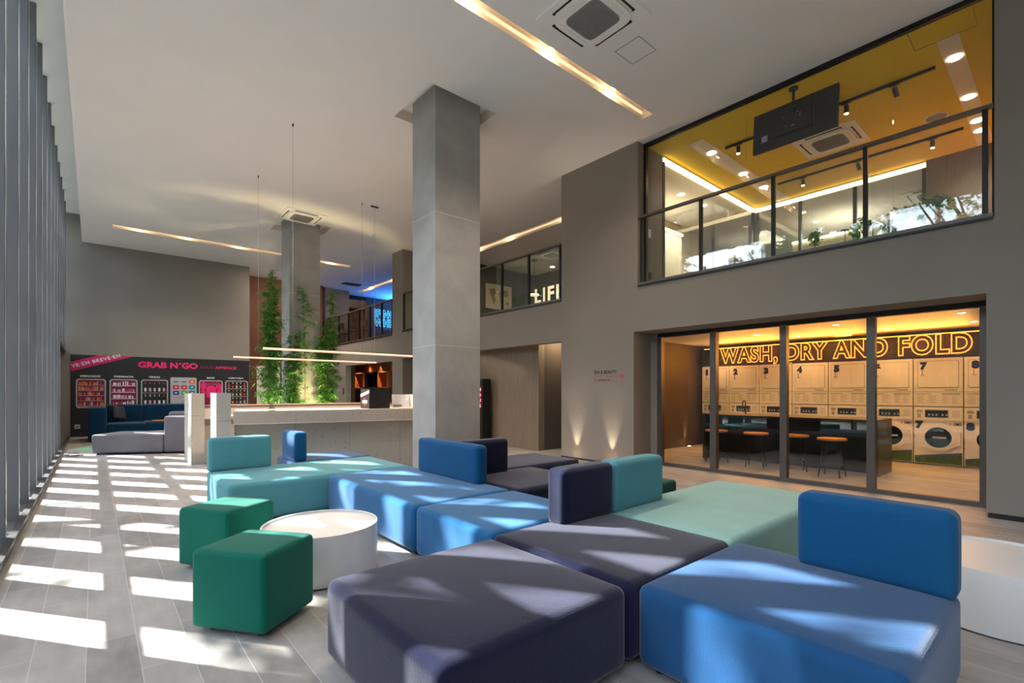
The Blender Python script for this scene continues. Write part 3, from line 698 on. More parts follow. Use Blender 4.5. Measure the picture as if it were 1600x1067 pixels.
# ---------------------------------------------------------------- bamboo
def bamboo(x, y, h, n, spread, lb, seed, low=.2, bare=False):
    rn = random.Random(seed); t = thing('potted_bamboo', lb, 'bamboo', (x, y, 0))
    MB().cyl((0, 0), .16, 0, .42, 'black_matte', 20, .2).obj('pot', t)
    cu = MB(); vs = []; fs = []
    for k in range(n):
        hk = h * (1 if k == 0 else rn.uniform(.6, .95)); bx_, by_ = rn.uniform(-.09, .09), rn.uniform(-.09, .09); tx, ty = rn.uniform(-1, 1) * spread * .6, rn.uniform(-1, 1) * spread * .6
        if k == 0: tx *= .3; ty *= .3
        P = lambda s_: Vector((bx_ + tx * s_ ** 1.6, by_ + ty * s_ ** 1.6, .38 + (hk - .38) * s_))
        for j in range(12): cu.tube(P(j / 12), P((j + 1) / 12), .011 * (1 - j / 16), 'culm', 6, .011 * (1 - (j + 1) / 16))
        nodes = int(hk * (16 if not bare else 10))
        for j in range(nodes):
            s_ = low + (1 - low) * (j + rn.random()) / nodes; b = P(min(s_, 1)); a = rn.uniform(0, 6.28); L = rn.uniform(.08, spread * (1.45 - .75 * s_) * (.55 + .6 * (.5 + .5 * math.sin(s_ * 17 + k + seed)))); d = Vector((math.cos(a), math.sin(a), rn.uniform(.1, .7)))
            e = b + d * L; cu.tube(b, e, .003, 'culm', 3, .0015)
            for i in range(rn.randint(11, 15)):
                p = b + (e - b) * rn.uniform(.35, 1.08); a2 = rn.uniform(0, 6.28); ld = Vector((math.cos(a2), math.sin(a2), rn.uniform(-.8, .45))).normalized(); sd = ld.cross(Vector((0, 0, 1))).normalized(); ll = rn.uniform(.10, .19); q0 = len(vs)
                vs += [p, p + ld * ll * .35 + sd * ll * .085, p + ld * ll + Vector((0, 0, -ll * .2)), p + ld * ll * .35 - sd * ll * .085 + Vector((0, 0, -.004))]; fs += [(q0, q0 + 1, q0 + 2), (q0, q0 + 2, q0 + 3)]
    cu.obj('culms', t); MB().add(vs, fs, 'leaf').obj('foliage', t)
bamboo(3.18, 12.35, 4.12, 6, .30, 'tall leafy bamboo left of the far column', 1)
bamboo(3.62, 12.30, 2.7, 5, .26, 'shorter bushy bamboo at the left front of the far column', 5)
bamboo(4.02, 12.40, 3.85, 1, .30, 'slender sparse bamboo in front of the middle of the far column', 8, .42, True)
bamboo(4.50, 12.45, 2.95, 5, .30, 'bushy bamboo at the right front of the far column', 12)
bamboo(4.82, 12.85, 3.95, 2, .34, 'tall thin bamboo leaning towards the upper railing', 21, .5, True)
for x, e in ((3.35, 70), (3.8, 60), (4.22, 80)):
    t = thing('ground_spotlight', 'small yellow spotlight at the foot of the bamboo plants', 'spotlight', (x, 12.0, 0), 0, 'spotlights at the foot of the bamboo')
    MB().cyl((0, 0), .04, 0, .05, 'black', 12).obj('housing', t); MB().cyl((0, 0), .032, .05, .056, 'led_yellow', 12).obj('lens', t)
    lamp('SPOT', 'bamboo_uplight', (x, 12.0, .08), e, (1, .80, .38), .03, direction=(0, .42, 1), spot=70)

# brown wall recess: white door panel
wd = root_struct('door_2')
MB().box(4.56, 5.36, 19.76, 19.79, .02, 2.24, 'white').obj('door_leaf', wd); MB().box(4.66, 4.69, 19.74, 19.76, 1.0, 1.15, 'steel').obj('door_handle', wd)
lamp('AREA', 'recess_light', (5.4, 17.6, 5.3), 30, (1, .8, .6), .6, direction=(0, .3, -1))

# ---------------------------------------------------------------- sign pillar
ws = thing('wall_sign', 'small black and pink BEAUTY direction sign with an arrow on the grey wall', 'sign', (XR, 5.5, 1.57))
def wpart(nm, s): o = s.obj(nm, ws); o.location = (-XR, -5.5, -1.57)
wpart('lettering', text_mb(MB(), 'SPA & BEAUTY', 'black', .51, .062, MX(XR - .001, 5.78, 1.612), .003, .02))
ar = MB(); M = MX(XR - .001, 5.78, 0)
for a, b in ((0, .19), (.23, .41), (.45, .64)): ar.box(a, b, 1.556, 1.566, 0, .003, 'p_red', M)
ar.prism([(.60, 1.60), (.615, 1.605), (.665, 1.561), (.615, 1.517), (.60, 1.522), (.64, 1.561)], 0, .003, 'p_red', M)
wpart('arrow', ar)
wpart('pin_mark', MB().ring((.02, 1.495), .014, .021, 0, .003, 'p_red', 16, M).prism([(.006, 1.485), (.034, 1.485), (.02, 1.462)], 0, .003, 'p_red', M))
wpart('small_lettering', text_mb(MB(), 'POWERED BY', 'black', .28, .022, MX(XR - .001, 5.70, 1.49), .002, .03))
wpart('small_lettering', text_mb(MB(), 'HOUSI APPSPACE', 'p_red', .43, .02, MX(XR - .001, 5.70, 1.458), .002, .0))
for y, lb in ((6.2, 'small floor uplight at the grey pillar, the left one below the sign'), (5.37, 'small floor uplight at the grey pillar, the right one near the laundry opening')):
    t = thing('floor_uplight', lb, 'uplight', (XR - .14, y, 0)); MB().cyl((0, 0), .05, 0, .008, 'steel', 20).obj('rim', t); MB().cyl((0, 0), .036, .008, .012, 'lamp_warm', 20).obj('lens', t)
    lamp('SPOT', 'wall_uplight', (XR - .10, y, .03), 22, (1, .84, .6), .01, direction=(.10, 0, 1), spot=38, blend=.9)

# ---------------------------------------------------------------- laundry
LX = 11.16
wf = root_struct('window_2')
s = MB()
s.box(7.52, 7.60, .60, 4.93, 2.24, 2.31, 'frame_black').box(7.52, 7.60, .60, 4.93, 0, .055, 'frame_grey')
for a, b in ((.62, .70), (1.66, 1.75), (2.70, 2.79), (3.74, 3.84), (4.72, 4.81)): s.box(7.51, 7.61, a, b, .05, 2.25, 'frame_grey')
s.obj('window_frame', wf)
MB().box(7.5, 7.6, 4.80, 4.93, 0, 2.3, 'wall').obj('frame_jamb', wf)
for a, b in ((.70, 1.66), (1.75, 2.70), (2.79, 3.74), (3.84, 4.72)): MB().box(7.555, 7.565, a, b, .055, 2.245, 'glass_mirrorish').obj('glass_pane', wf)
MB().box(7.0, 12.2, -.2, 6.6, .0005, .002, 'floor_laundry').obj('floor', None, True) if False else None
MB().box(LX - .02, LX + .02, .3, 5.95, 0, .001, 'floor').obj('trim_3', None, True) if False else None
MB().box(7.62, 12.0, -.2, 6.4, 2.40, 2.6, 'white').obj('ceiling', None, True)
MB().box(W, 7.62, .6, 4.93, 2.31, 2.75, 'wall').obj('ceiling', None, True)
MB().box(12.0, 12.2, -.2, 6.4, 0, 2.75, 'wall_dark').obj('wall_laundry_back', None, True)
MB().box(7.53, 12.0, 6.0, 6.2, 0, 2.4, 'wall_umber').obj('wall_laundry_left', None, True)
MB().box(7.61, 9.35, 5.90, 5.999, 0, 2.4, 'wall_umber').obj('wall_laundry_left', None, True)
MB().box(7.62, 12.0, -.4, -.2, 0, 2.4, 'wall_dark').obj('wall_laundry_right', None, True)
MB().box(LX + .05, LX + .5, .2, 5.95, 1.9, 2.30, 'sign_dark').obj('trim_4', None, True)
lamp('AREA', 'cove_light', (LX + .1, 3.0, 2.34), 42, (1, .36, .045), 5.2, .05, direction=(-.6, 0, 1)).rotation_euler = (R(180) - R(35) * 0, R(25), R(90))
MB().box(LX + .1, LX + .13, .25, 5.9, 2.305, 2.32, 'led_orange').obj('trim_5', None, True)
# neon sign: every letter its own part
ns = thing('neon_sign', 'orange neon sign reading WASH, DRY AND FOLD above the dryers', 'neon sign', (LX, 5.42, 1.96))
def neon(par, word_rows, y_left, y_right, z, h, x, m, core, loc, faceM, wire):
    # lay out the whole phrase once for its letter positions
    body = word_rows; cu = bpy.data.curves.new('lettering', 'FONT'); cu.body = body; cu.offset = .035; cu.fill_mode = 'NONE'; cu.resolution_u = 4; cu.space_character = 1.12
    def width(txt):
        cu.body = txt; o = bpy.data.objects.new('lettering', cu); C.objects.link(o); bpy.context.view_layer.update(); me = o.to_mesh()
        xs = [v.co.x for v in me.vertices]; ys = [v.co.y for v in me.vertices]; r = (min(xs), max(xs), min(ys), max(ys)); o.to_mesh_clear(); bpy.data.objects.remove(o); return r
    full = width(body); sc = (y_left - y_right) / (full[1] - full[0]); cap = width('H'); sz = h / (cap[3] - cap[2])
    for i, ch in enumerate(body):
        if ch == ' ': continue
        pre = width(body[:i + 1]); own = width(ch); x1 = pre[1]; x0 = x1 - (own[1] - own[0])
        for wr, mm, dz in ((wire, m, 0),):
            cu.body = ch; cu.bevel_depth = wr / sc; cu.bevel_resolution = 2
            o = bpy.data.objects.new('lettering', cu); C.objects.link(o); bpy.context.view_layer.update(); me = o.to_mesh()
            s = MB(); vs = [((v.co.x - own[0] + x0 - full[0]) * sc, (v.co.y - cap[2]) * sz, v.co.z * sc) for v in me.vertices]
            s.add(vs, [tuple(p.vertices) for p in me.polygons], mm, faceM, True); o.to_mesh_clear(); bpy.data.objects.remove(o); cu.bevel_depth = 0
        w = s.obj('neon_letter', par); w.location = loc
    bpy.data.curves.remove(cu)
neon(ns, 'WASH, DRY AND FOLD', 5.42, 1.14, 1.975, .31, LX, 'neon_core', None, (-LX, -5.42, -1.96), MX(LX - .015, 5.42, 1.965), .0085)
for yy in (1.8, 3.3, 4.8): lamp('AREA', 'neon_glow', (LX - .05, yy, 2.12), 9, (1, .38, .06), 1.3, .25, direction=(-1, 0, 0))
# stacked machines
def dryer(y, n):
    t = thing('tumble_dryer', 'white front-loading dryer numbered %d in the upper row of the laundry' % n, 'dryer', (LX, y, 0), 0, 'upper row of numbered dryers'); w = .325
    MB().box(0, .7, -w, w, 1.035, 1.88, 'machine').obj('body', t)
    s = MB(); M = MX(0, w, 0)     # local x from left edge
    W2 = 2 * w
    s.rrect(.05, W2 - .05, 1.36, 1.83, .03, 0, .004, 'machine_line', M); s.rrect(.056, W2 - .056, 1.366, 1.824, .026, .004, .012, 'machine', M); s.obj('door', t)
    h_ = MB().box(.10, .155, 1.57, 1.585, .012, .03, 'machine_text', M).box(.115, .125, 1.585, 1.67, .012, .03, 'machine_text', M); h_.obj('handle', t)
    text_mb(MB(), str(n), 'navy_print', .10 if n != 1 else .06, .14, MX(-.013, w - .09, 1.675), .002, .09).obj('number', t)
    l_ = MB().box(0, W2, 1.285, 1.292, 0, .003, 'machine_line', M).box(.42, .58, 1.315, 1.328, 0, .003, 'machine_line', M).box(.03, .24, 1.245, 1.258, 0, .003, 'machine_text', M).box(.38, .62, 1.245, 1.258, 0, .003, 'machine_line', M)
    for k in range(7):
        for a, b in ((.04, .15), (.20, .32), (.39, .48), (.51, .60)): l_.box(a, b - (k % 3) * .015, 1.22 - k * .022, 1.226 - k * .022, 0, .002, 'machine_text', M)
    l_.obj('label_panel', t)
def washer(y, n):
    t = thing('washing_machine', 'white front-loading washer numbered %d in the lower row of the laundry' % n, 'washing machine', (LX, y, 0), 0, 'lower row of numbered washers'); w = .325; W2 = .65
    M = MX(0, w, 0)
    MB().box(0.02, .72, -w, w, .02, 1.02, 'machine').obj('body', t)
    c = MB().box(0, .02, -w, w, .79, 1.02, 'machine').rrect(.15, .47, .835, .975, .01, 0, .004, 'machine_text', M).rrect(.16, .46, .845, .965, .008, .004, .006, 'display', M)
    for k in range(5): c.box(.20 + k * .05 + (.03 if k > 2 else 0), .225 + k * .05 + (.03 if k > 2 else 0), .87, .90, .006, .008, 'print_grey', M)
    c.box(.04, .12, .92, .97, 0, .003, 'machine_text', M).box(.05, .10, .83, .90, 0, .003, 'machine_text', M)
    for k in range(5): c.box(.51, .61, .95 - k * .024, .957 - k * .024, 0, .002, 'machine_text', M)
    c.obj('control_panel', t)
    M2 = MX(.02, w, 0)
    d = MB().ring((.335, .49), .195, .235, 0, .05, 'machine', 48, M2).prism([(.535, .62), (.61, .60), (.62, .59), (.62, .37), (.60, .36), (.52, .33), (.56, .45)], 0, .045, 'machine', M2).ring((.335, .49), .18, .196, 0, .055, 'white_gloss', 48, M2)
    d.obj('door', t)
    MB().cyl((.335, .49), .182, .01, .025, 'door_glass', 48, .17, M2).obj('door_window', t)
    MB().rrect(.26, .44, .475, .505, .01, .05, .062, 'print_grey', M2).box(.26, .275, .475, .505, .02, .055, 'print_grey', M2).box(.425, .44, .475, .505, .02, .055, 'print_grey', M2).obj('door_handle', t)
    text_mb(MB(), str(n), 'navy_print', .11 if n != 1 else .065, .14, MX(.018, w - .02, .63), .002, .10).obj('number', t)
    text_mb(MB(), 'OMO', 'navy_print', .10, .045, MX(.018, w - .53, .705), .002, .05).obj('logo_lettering', t)
    MB().prism([(.49, .745), (.495, .73), (.51, .727), (.495, .724), (.49, .71), (.485, .724), (.47, .727), (.485, .73)], 0, .002, 'navy_print', M2).obj('logo_mark', t)
    MB().prism([(.01, .03), (.64, .03), (.64, .245), (.01, .15)], 0, .002, 'sky_print', M2).prism([(.02, .03), (.64, .03), (.64, .20), (.5, .185), (.3, .15), (.02, .12)], .002, .003, 'grass_print', M2).obj('grass_decal', t)
for n in range(1, 9):
    y = 5.9 - .3325 - (n - 1) * .6665
    dryer(y, n); washer(y, n)
# bench and stools
MB_b = thing('laundry_bench', 'long black work counter inside the laundry behind the round stools', 'counter', (9.0, 3.3, 0))
MB().box(-.05, .8, -1.36, 1.42, .82, .86, 'black').obj('worktop', MB_b); MB().box(.30, .78, -1.30, 1.38, 0, .82, 'black_matte').obj('cabinet', MB_b); MB().box(-.05, .8, -1.36, -1.30, 0, .82, 'black').obj('end_panel', MB_b); MB().box(-.05, .8, 1.36, 1.42, 0, .82, 'black').obj('end_panel', MB_b)
for y, lb in ((4.12, 'black gooseneck tap on the laundry counter, the left one in front of dryer 2'), (3.42, 'black gooseneck tap on the laundry counter, the right one in front of dryer 3')):
    t = thing('tap', lb, 'tap', (9.45, y, .86)); s = MB().tube((0, 0, 0), (0, 0, .2), .012, 'black')
    for k in range(8):
        a, b = R(180 - k * 22.5), R(180 - (k + 1) * 22.5); s.tube((-0.06 - .06 * math.cos(a) * -1 - .06 + .06, 0, .2 + .06 * math.sin(a)), (-0.06 + .06 * math.cos(b), 0, .2 + .06 * math.sin(b)), .010, 'black') if False else s.tube((-.06 - .06 * math.cos(a), 0, .2 + .06 * math.sin(a)), (-.06 - .06 * math.cos(b), 0, .2 + .06 * math.sin(b)), .010, 'black')
    s.tube((-.12, 0, .2), (-.12, 0, .15), .010, 'black'); s.obj('spout', t); MB().tube((0, .0, .03), (0, .06, .05), .007, 'black').obj('lever', t)
st = thing('round_stool', 'round wooden-topped stool with thin black legs, nearest to the large clear laundry pane', 'stool', (8.52, 2.42, 0), 0, None)
MB().cyl((0, 0), .195, .555, .585, 'seat_wood', 36).obj('seat', st)
for k in range(4):
    a = R(45 + 90 * k); MB().tube((.12 * math.cos(a), .12 * math.sin(a), .555), (.2 * math.cos(a), .2 * math.sin(a), 0), .010, 'black').obj('leg', st)
s = MB()
for k in range(4):
    a, b = R(45 + 90 * k), R(135 + 90 * k); s.tube((.175 * math.cos(a), .175 * math.sin(a), .18), (.175 * math.cos(b), .175 * math.sin(b), .18), .007, 'black')
s.obj('footrest', st)
for x, y, lb in ((8.72, 3.0, 'second round wooden stool from the right, at the black laundry counter'), (8.66, 3.6, 'third round wooden stool from the right, at the black laundry counter'), (8.7, 4.32, 'leftmost round wooden stool at the black laundry counter, behind a frame post')):
    dup(st, (x, y, 0), random.uniform(0, 1.5), lb)
st['label'] = 'rightmost round wooden stool with thin black legs at the black laundry counter'
for i, (x, y) in enumerate([(9.78, 4.05), (9.45, 4.75), (9.31, 2.59), (10.57, 2.18), (9.22, 1.04), (10.52, 1.04), (10.81, 5.4), (10.6, 3.6), (8.5, 2.0), (8.5, 4.2)]):
    t = thing('recessed_downlight', 'small round downlight in the orange-lit laundry ceiling', 'downlight', (x, y, 2.40), 0, 'downlights in the laundry ceiling')
    MB().ring((0, 0), .045, .06, -.006, 0, 'white', 20).obj('trim_ring', t); MB().cyl((0, 0), .044, -.003, 0, 'lamp_warm', 20).obj('lens', t)
    lamp('SPOT', 'laundry_downlight', (x, y, 2.38), 14, (1, .54, .21), .04, direction=(0, 0, -1), spot=130, blend=.8)
for (x, y, lb) in ((9.0, 5.80, 'floor uplight at the brown laundry wall, nearest the window'), (10.55, 5.9, 'floor uplight at the brown laundry wall, nearest the dryers')):
    t = thing('floor_uplight', lb, 'uplight', (x, y, 0)); MB().cyl((0, 0), .045, 0, .015, 'steel', 16).obj('rim', t); MB().cyl((0, 0), .03, .015, .018, 'lamp_warm', 16).obj('lens', t)
    lamp('SPOT', 'laundry_uplight', (x, y + .03, .04), 14, (1, .8, .5), .01, direction=(0, .1, 1), spot=36, blend=.9)

# ---------------------------------------------------------------- upper yellow room
MB().box(7.19, 11.66, .3, 4.9, CZ, CZ + .3, 'yellow').obj('ceiling', None, True)
MB().box(W, 16.5, -1.2, .299, CZ, CZ + .3, 'yellow').obj('ceiling', None, True)
MB().box(11.66, 16.5, .3, 4.92, CZ, CZ + .3, 'ceiling').obj('ceiling', None, True)
MB().box(XR, 7.19, .3, 4.9, CZ, CZ + .3, 'ceiling').obj('ceiling', None, True)
wy = root_struct('window_3')
MB().box(7.15, 7.21, .54, 4.84, 5.48, 5.54, 'frame_black').box(7.15, 7.21, 4.79, 4.84, 3.02, 5.5, 'frame_black').box(7.15, 7.21, .54, .57, 3.02, 5.5, 'frame_black').obj('window_frame', wy)
J = [.57, 1.41, 2.27, 3.12, 3.98, 4.79]
for a, b in zip(J[:-1], J[1:]): MB().box(7.175, 7.187, a + .003, b - .003, 3.04, 5.48, 'glass').obj('glass_pane', wy)
def railing(y0, y1, posts, z0, z1, lb, gm='glass_tint'):
    t = thing('glass_railing', lb, 'railing', (XR + .03, (y0 + y1) / 2, z0)); cy = (y0 + y1) / 2; L0, L1 = y0 - cy, y1 - cy
    MB().box(-.05, .02, L0, L1, z1 - z0 - .035, z1 - z0, 'frame_grey').obj('handrail', t); MB().box(-.05, .02, L0, L1, -.01, .03, 'frame_grey').box(-.055, .12, L0, L1, -.035, -.01, 'frame_black').obj('bottom_rail', t)
    for y in posts: MB().box(-.03, .015, y - cy - .022, y - cy + .022, .03, z1 - z0 - .035, 'frame_black').obj('post', t)
    P = sorted(posts)
    for a, b in zip(P[:-1], P[1:]): MB().box(-.006, .004, a - cy + .02, b - cy - .02, .03, z1 - z0 - .035, gm).obj('glass_pane', t)
railing(.55, 4.83, [.61, 1.64, 2.68, 3.72, 4.77], 3.10, 4.25, 'glass and metal railing in front of the yellow upper room', 'glass_mirrorish')
railing(6.62, 13.10, [6.66, 7.58, 8.47, 9.4, 10.3, 11.2, 12.1, 13.06], 3.10, 4.22, 'glass railing of the upper floor opening next to the grey sign pillar')
railing(13.78, 20.0, [13.82, 14.54, 15.42, 16.31, 17.23, 18.15, 19.0, 19.9], 3.06, 4.15, 'glass railing of the far upper floor opening with the blue neon')
# cove lights and partition behind
for nm, (a, b, c, d), lb in (('cove_light', (7.78, 11.62, 4.84, 4.90), 'warm light strip along the left edge of the yellow ceiling'), ('cove_light', (11.60, 11.66, 1.8, 4.84), 'warm light strip along the back edge of the yellow ceiling')):
    t = thing(nm, lb, 'light strip', ((a + b) / 2, (c + d) / 2, CZ)); x, y = t.location.x, t.location.y
    MB().box(a - x, b - x, c - y, d - y, -.10, -.03, 'led_cove').obj('light_strip', t); MB().box(a - x, b - x, c - y, d - y, -.03, 0, 'slot_white').obj('profile', t)
MB().box(7.21, 7.78, 4.86, 4.92, 3.02, CZ, 'wall').obj('wall_upper_left', None, True)
pt = thing('glass_partition', 'black-framed glass partition at the back of the yellow room', 'partition', (11.63, 3.3, 3.02))
for y in (1.82, 2.9, 3.9, 4.80): MB().box(-.03, .03, y - 3.3 - .03, y - 3.3 + .03, 0, 2.4, 'frame_black').obj('post', pt)
for a, b in ((1.85, 2.87), (2.93, 3.87), (3.93, 4.77)): MB().box(-.005, .005, a - 3.3, b - 3.3, 0.02, 2.4, 'glass').obj('glass_pane', pt)
pt2 = thing('glass_partition', 'black-framed glass partition along the left side of the yellow room', 'partition', (9.7, 4.88, 3.02))
MB().box(-1.93, -1.86, -.03, .03, 0, 2.42, 'frame_black').obj('post', pt2); MB().box(1.86, 1.93, -.03, .03, 0, 2.42, 'frame_black').obj('post', pt2)
for a, b in ((-1.86, -.6), (-.6, .65), (.65, 1.86)): MB().box(a + .01, b - .01, -.005, .005, .02, 2.42, 'glass').obj('glass_pane', pt2)
MB().box(11.60, 11.72, -1.0, 1.79, 3.02, CZ, 'wood_wall').obj('wall_upper_wood', None, True)
MB().box(16.3, 16.5, -1, 24.5, 3.02, CZ, 'wall_cream').obj('wall_upper_back', None, True)
MB().box(W, 16.5, -1.2, -1.0, 3.02, CZ, 'wood_wall').obj('wall_upper_right', None, True)
MB().box(7.6, 12.4, 6.61, 6.7, 3.02, CZ, 'wall_cream').obj('wall_upper_mid', None, True)
MB().box(12.3, 12.45, 6.7, 13.0, 3.02, CZ, 'wall_dark').obj('wall_upper_life', None, True)
MB().box(8.2, 12.45, 12.97, 13.1, 3.02, CZ, 'wall_dark').obj('wall_upper_map', None, True)
MB().box(13.2, 14.2, 3.2, 4.6, 3.02, 4.95, 'wall_cream').obj('wall_upper_core', None, True)
MB().box(9.0, 10.4, 6.0, 6.5, 3.02, 4.9, 'wall_cream').obj('wall_upper_niche', None, True)
for (a, b, c, d, z, lb) in ((13.15, 13.2, 3.2, 4.6, 4.95, 'warm light strip on top of the cream block behind the yellow room'), (9.0, 10.4, 5.96, 6.0, 4.9, 'warm light strip above the cream niche left of the yellow room')):
    t = thing('cove_light', lb, 'light strip', (a, c, z)); MB().box(0, b - a, 0, d - c, 0, .05, 'led_cove').obj('light_strip', t)
lamp('AREA', 'upper_room_light', (14.6, 3, 5.3), 60, (1, .92, .78), 2.0, direction=(0, 0, -1))
lamp('AREA', 'upper_corridor_light', (10, 5.6, 5.3), 35, (1, .85, .62), 1.2, direction=(0, 0, -1))
def yslot(x0, x1, y0, y1, xs, lb):
    t = thing('ceiling_slot_light', lb, 'ceiling light', ((x0 + x1) / 2, (y0 + y1) / 2, CZ)); cx, cy = (x0 + x1) / 2, (y0 + y1) / 2
    MB().box(x0 - cx, x1 - cx, y0 - cy, y1 - cy, -.006, 0, 'slot_white').obj('trough', t)
    for x in xs:
        MB().cyl((x - cx, 0), .075, -.012, -.006, 'lamp_warm', 24).obj('lamp', t)
        lamp('SPOT', 'upper_downlight', (x, cy, CZ - .03), 22, (1, .92, .76), .05, direction=(0, 0, -1), spot=140, blend=.9)
yslot(7.75, 11.58, 4.08, 4.36, (8.32, 9.58, 10.54), 'white light trough with round lamps on the left of the yellow ceiling')
yslot(7.75, 11.58, .90, 1.10, (8.28, 9.54, 10.47, 10.9), 'white light trough with round lamps on the right of the yellow ceiling')
def track(x, y0, y1, heads, lb):
    t = thing('track_light', lb, 'track light', (x, (y0 + y1) / 2, CZ)); cy = (y0 + y1) / 2
    MB().box(-.018, .018, y0 - cy, y1 - cy, -.035, 0, 'black').obj('track', t)
    for (y, on_) in heads:
        s = MB().box(-.02, .02, y - cy - .06, y - cy + .06, -.05, -.035, 'black').tube((0, y - cy, -.05), (0, y - cy, -.09), .008, 'black').tube((0, y - cy, -.075), (.0 if on_ else .05, y - cy - (.0 if on_ else .02), -.19), .032, 'black', 14)
        hd = s.obj('spot_head', t)
        if on_: MB().cyl((0, y - cy), .026, -.194, -.189, 'lamp_warm', 14).obj('bulb', hd); lamp('SPOT', 'track_spot', (x, y, CZ - .2), 25, (1, .8, .5), .02, direction=(0, 0, -1), spot=80)
track(8.32, 1.19, 3.97, ((3.75, True), (2.18, True), (1.62, False)), 'black track light with three spots on the yellow ceiling, nearer one')
track(10.58, 1.17, 3.96, ((3.5, True), (1.55, True), (2.6, False)), 'black track light with spots on the yellow ceiling, farther one')
tv = thing('hanging_television', 'flat black television hanging from the yellow ceiling on a pole, seen from behind', 'television', (7.43, 2.575, 5.08))
Mt = Matrix.Rotation(R(5), 4, 'Y')
MB().box(-.02, .03, -.54, .54, -.29, .29, 'black_matte', Mt).obj('screen_case', tv); MB().box(-.05, -.02, -.25, .25, -.16, .10, 'black', Mt).obj('rear_cover', tv)
MB().box(-.023, -.02, .34, .42, -.16, -.07, 'print_grey', Mt).obj('paper_label', tv)
MB().tube((-.01, .0, .0), (-.01, 0, CZ - 5.08), .017, 'black', 12).obj('pole', tv); MB().cyl((-.01, 0), .06, CZ - 5.08 - .02, CZ - 5.08, 'black', 20).obj('ceiling_plate', tv)
sc_ = MB()
for k in range(9): a = random.uniform(-.12, .12); b = random.uniform(-.1, .2); sc_.box(-.053, -.05, a, a + .012, b, b + .012, 'screw', Mt)
sc_.obj('screws', tv)
t = thing('ceiling_speaker', 'round flush speaker grille in the yellow ceiling', 'speaker', (9.87, 1.40, CZ)); MB().cyl((0, 0), .13, -.01, 0, 'grille', 32).obj('grille', t); MB().ring((0, 0), .13, .145, -.012, 0, 'white', 32).obj('trim_ring', t)
h = MB()
for (a, b, c, d) in ((7.25, 7.75, .735, .74), (7.25, 7.75, 1.30, 1.305), (7.25, 7.255, .74, 1.3), (7.75, 7.755, .74, 1.3)): h.box(a, b, c, d, CZ - .003, CZ, 'sign_dark')
tag(h.obj('access_hatch'), 'rectangular access hatch outlined on the yellow ceiling', 'hatch')
t = thing('light_switch', 'white light switch on the upper wall left of the yellow room', 'switch', (7.35, 4.86, 4.05)); MB().box(-.04, .04, -.012, 0, -.07, .07, 'white').obj('cover_plate', t)
t = thing('wall_outlet', 'dark outlet on the upper wall left of the yellow room', 'outlet', (7.38, 4.86, 3.32)); MB().box(-.04, .04, -.012, 0, -.06, .06, 'black').obj('cover_plate', t)
# plants and small lamps behind the railing
pl = thing('window_planter', 'long low planter box behind the glass of the yellow room', 'planter', (7.55, 1.7, 3.02))
MB().box(-.15, .15, -1.1, 1.1, 0, .22, 'black_matte').obj('trough', pl); MB().box(-.14, .14, -1.09, 1.09, .2, .222, 'soil').obj('soil', pl)
for i, (y, r, hz, n, lb) in enumerate([(1.10, .36, .17, 620, 'largest leafy shrub at the right end of the upper window planter'), (1.85, .14, .12, 200, 'small leafy shrub in the middle of the upper window planter'), (2.35, .16, .14, 220, 'small leafy shrub at the left of the upper window planter'), (1.5, .12, .10, 150, 'low sprig between the small disc lamps in the upper planter')]):
    t = thing('leafy_shrub', lb, 'shrub', (7.55, y, 3.245)); leaf_cloud(n, (0, 0, hz + .04), (.13, r, hz), .05, 'leaf', 30 + i, .2).obj('foliage', t)
    MB().tube((0, 0, 0), (0, 0, hz), .008, 'culm', 5).obj('stem', t)
for y, lb in ((1.98, 'small black disc-topped lamp in the upper planter, left one'), (1.68, 'small black disc-topped lamp in the upper planter, middle one'), (1.36, 'small black disc-topped lamp in the upper planter, right one')):
    t = thing('disc_lamp', lb, 'lamp', (7.50, y, 3.24)); MB().tube((0, 0, 0), (0, 0, .18), .005, 'black', 6).obj('stem', t); MB().cyl((0, 0), .055, .18, .195, 'black', 20, .03).obj('disc_shade', t)

# ---------------------------------------------------------------- upper room with map and LIFE letters
mp_ = thing('framed_map', 'framed world map picture on the dark upper wall', 'picture', (10.54, 12.96, 4.52))
MB().box(-.55, .55, -.03, 0, -.40, .40, 'map_paper').obj('print', mp_); s = MB()
for (a, b, c, d) in ((-.57, .57, .39, .42), (-.57, .57, -.42, -.39), (-.57, -.54, -.42, .42), (.54, .57, -.42, .42)): s.box(a, b, -.035, 0, c, d, 'wall_cream')
s.obj('frame', mp_)
M = MY(0, -.031, 0)
MB().prism([(-.42, .25), (-.2, .28), (-.1, .15), (-.22, .02), (-.15, -.1), (-.2, -.3), (-.28, -.1), (-.36, .08)], 0, .002, 'map_land', M).prism([(.02, .24), (.4, .28), (.42, .1), (.3, .02), (.22, .12), (.15, -.02), (.1, -.22), (.02, 0), (-.02, .14)], 0, .002, 'map_land', M).prism([(.32, -.14), (.44, -.12), (.42, -.24), (.33, -.22)], 0, .002, 'map_land', M).obj('map_land', mp_)
lf = thing('letter_sign', 'illuminated LIFE letters on the dark upper wall beside the pillar', 'sign', (12.28, 12.9, 4.5))
for k, (ch, w, y) in enumerate((('L', .34, 12.95), ('I', .12, 12.52), ('F', .34, 12.28), ('E', .34, 11.86))):
    s = text_mb(MB(), ch, 'life_rim', w, .56, MX(-.0, y - 12.9, -.02), .05, .05)
    o = s.obj('letter', lf); text_mb(MB(), ch, 'life', w - .03, .53, MX(-.03, y - 12.9 - .015, -.005), .012, .03).obj('glow_face', o)
pn = thing('chain_pendant', 'pendant lamp with a glowing ring shade hanging on a chain by the LIFE letters', 'pendant light', (10.77, 11.41, CZ))
MB().cyl((0, 0), .10, -.03, 0, 'black', 20).obj('canopy', pn); s = MB()
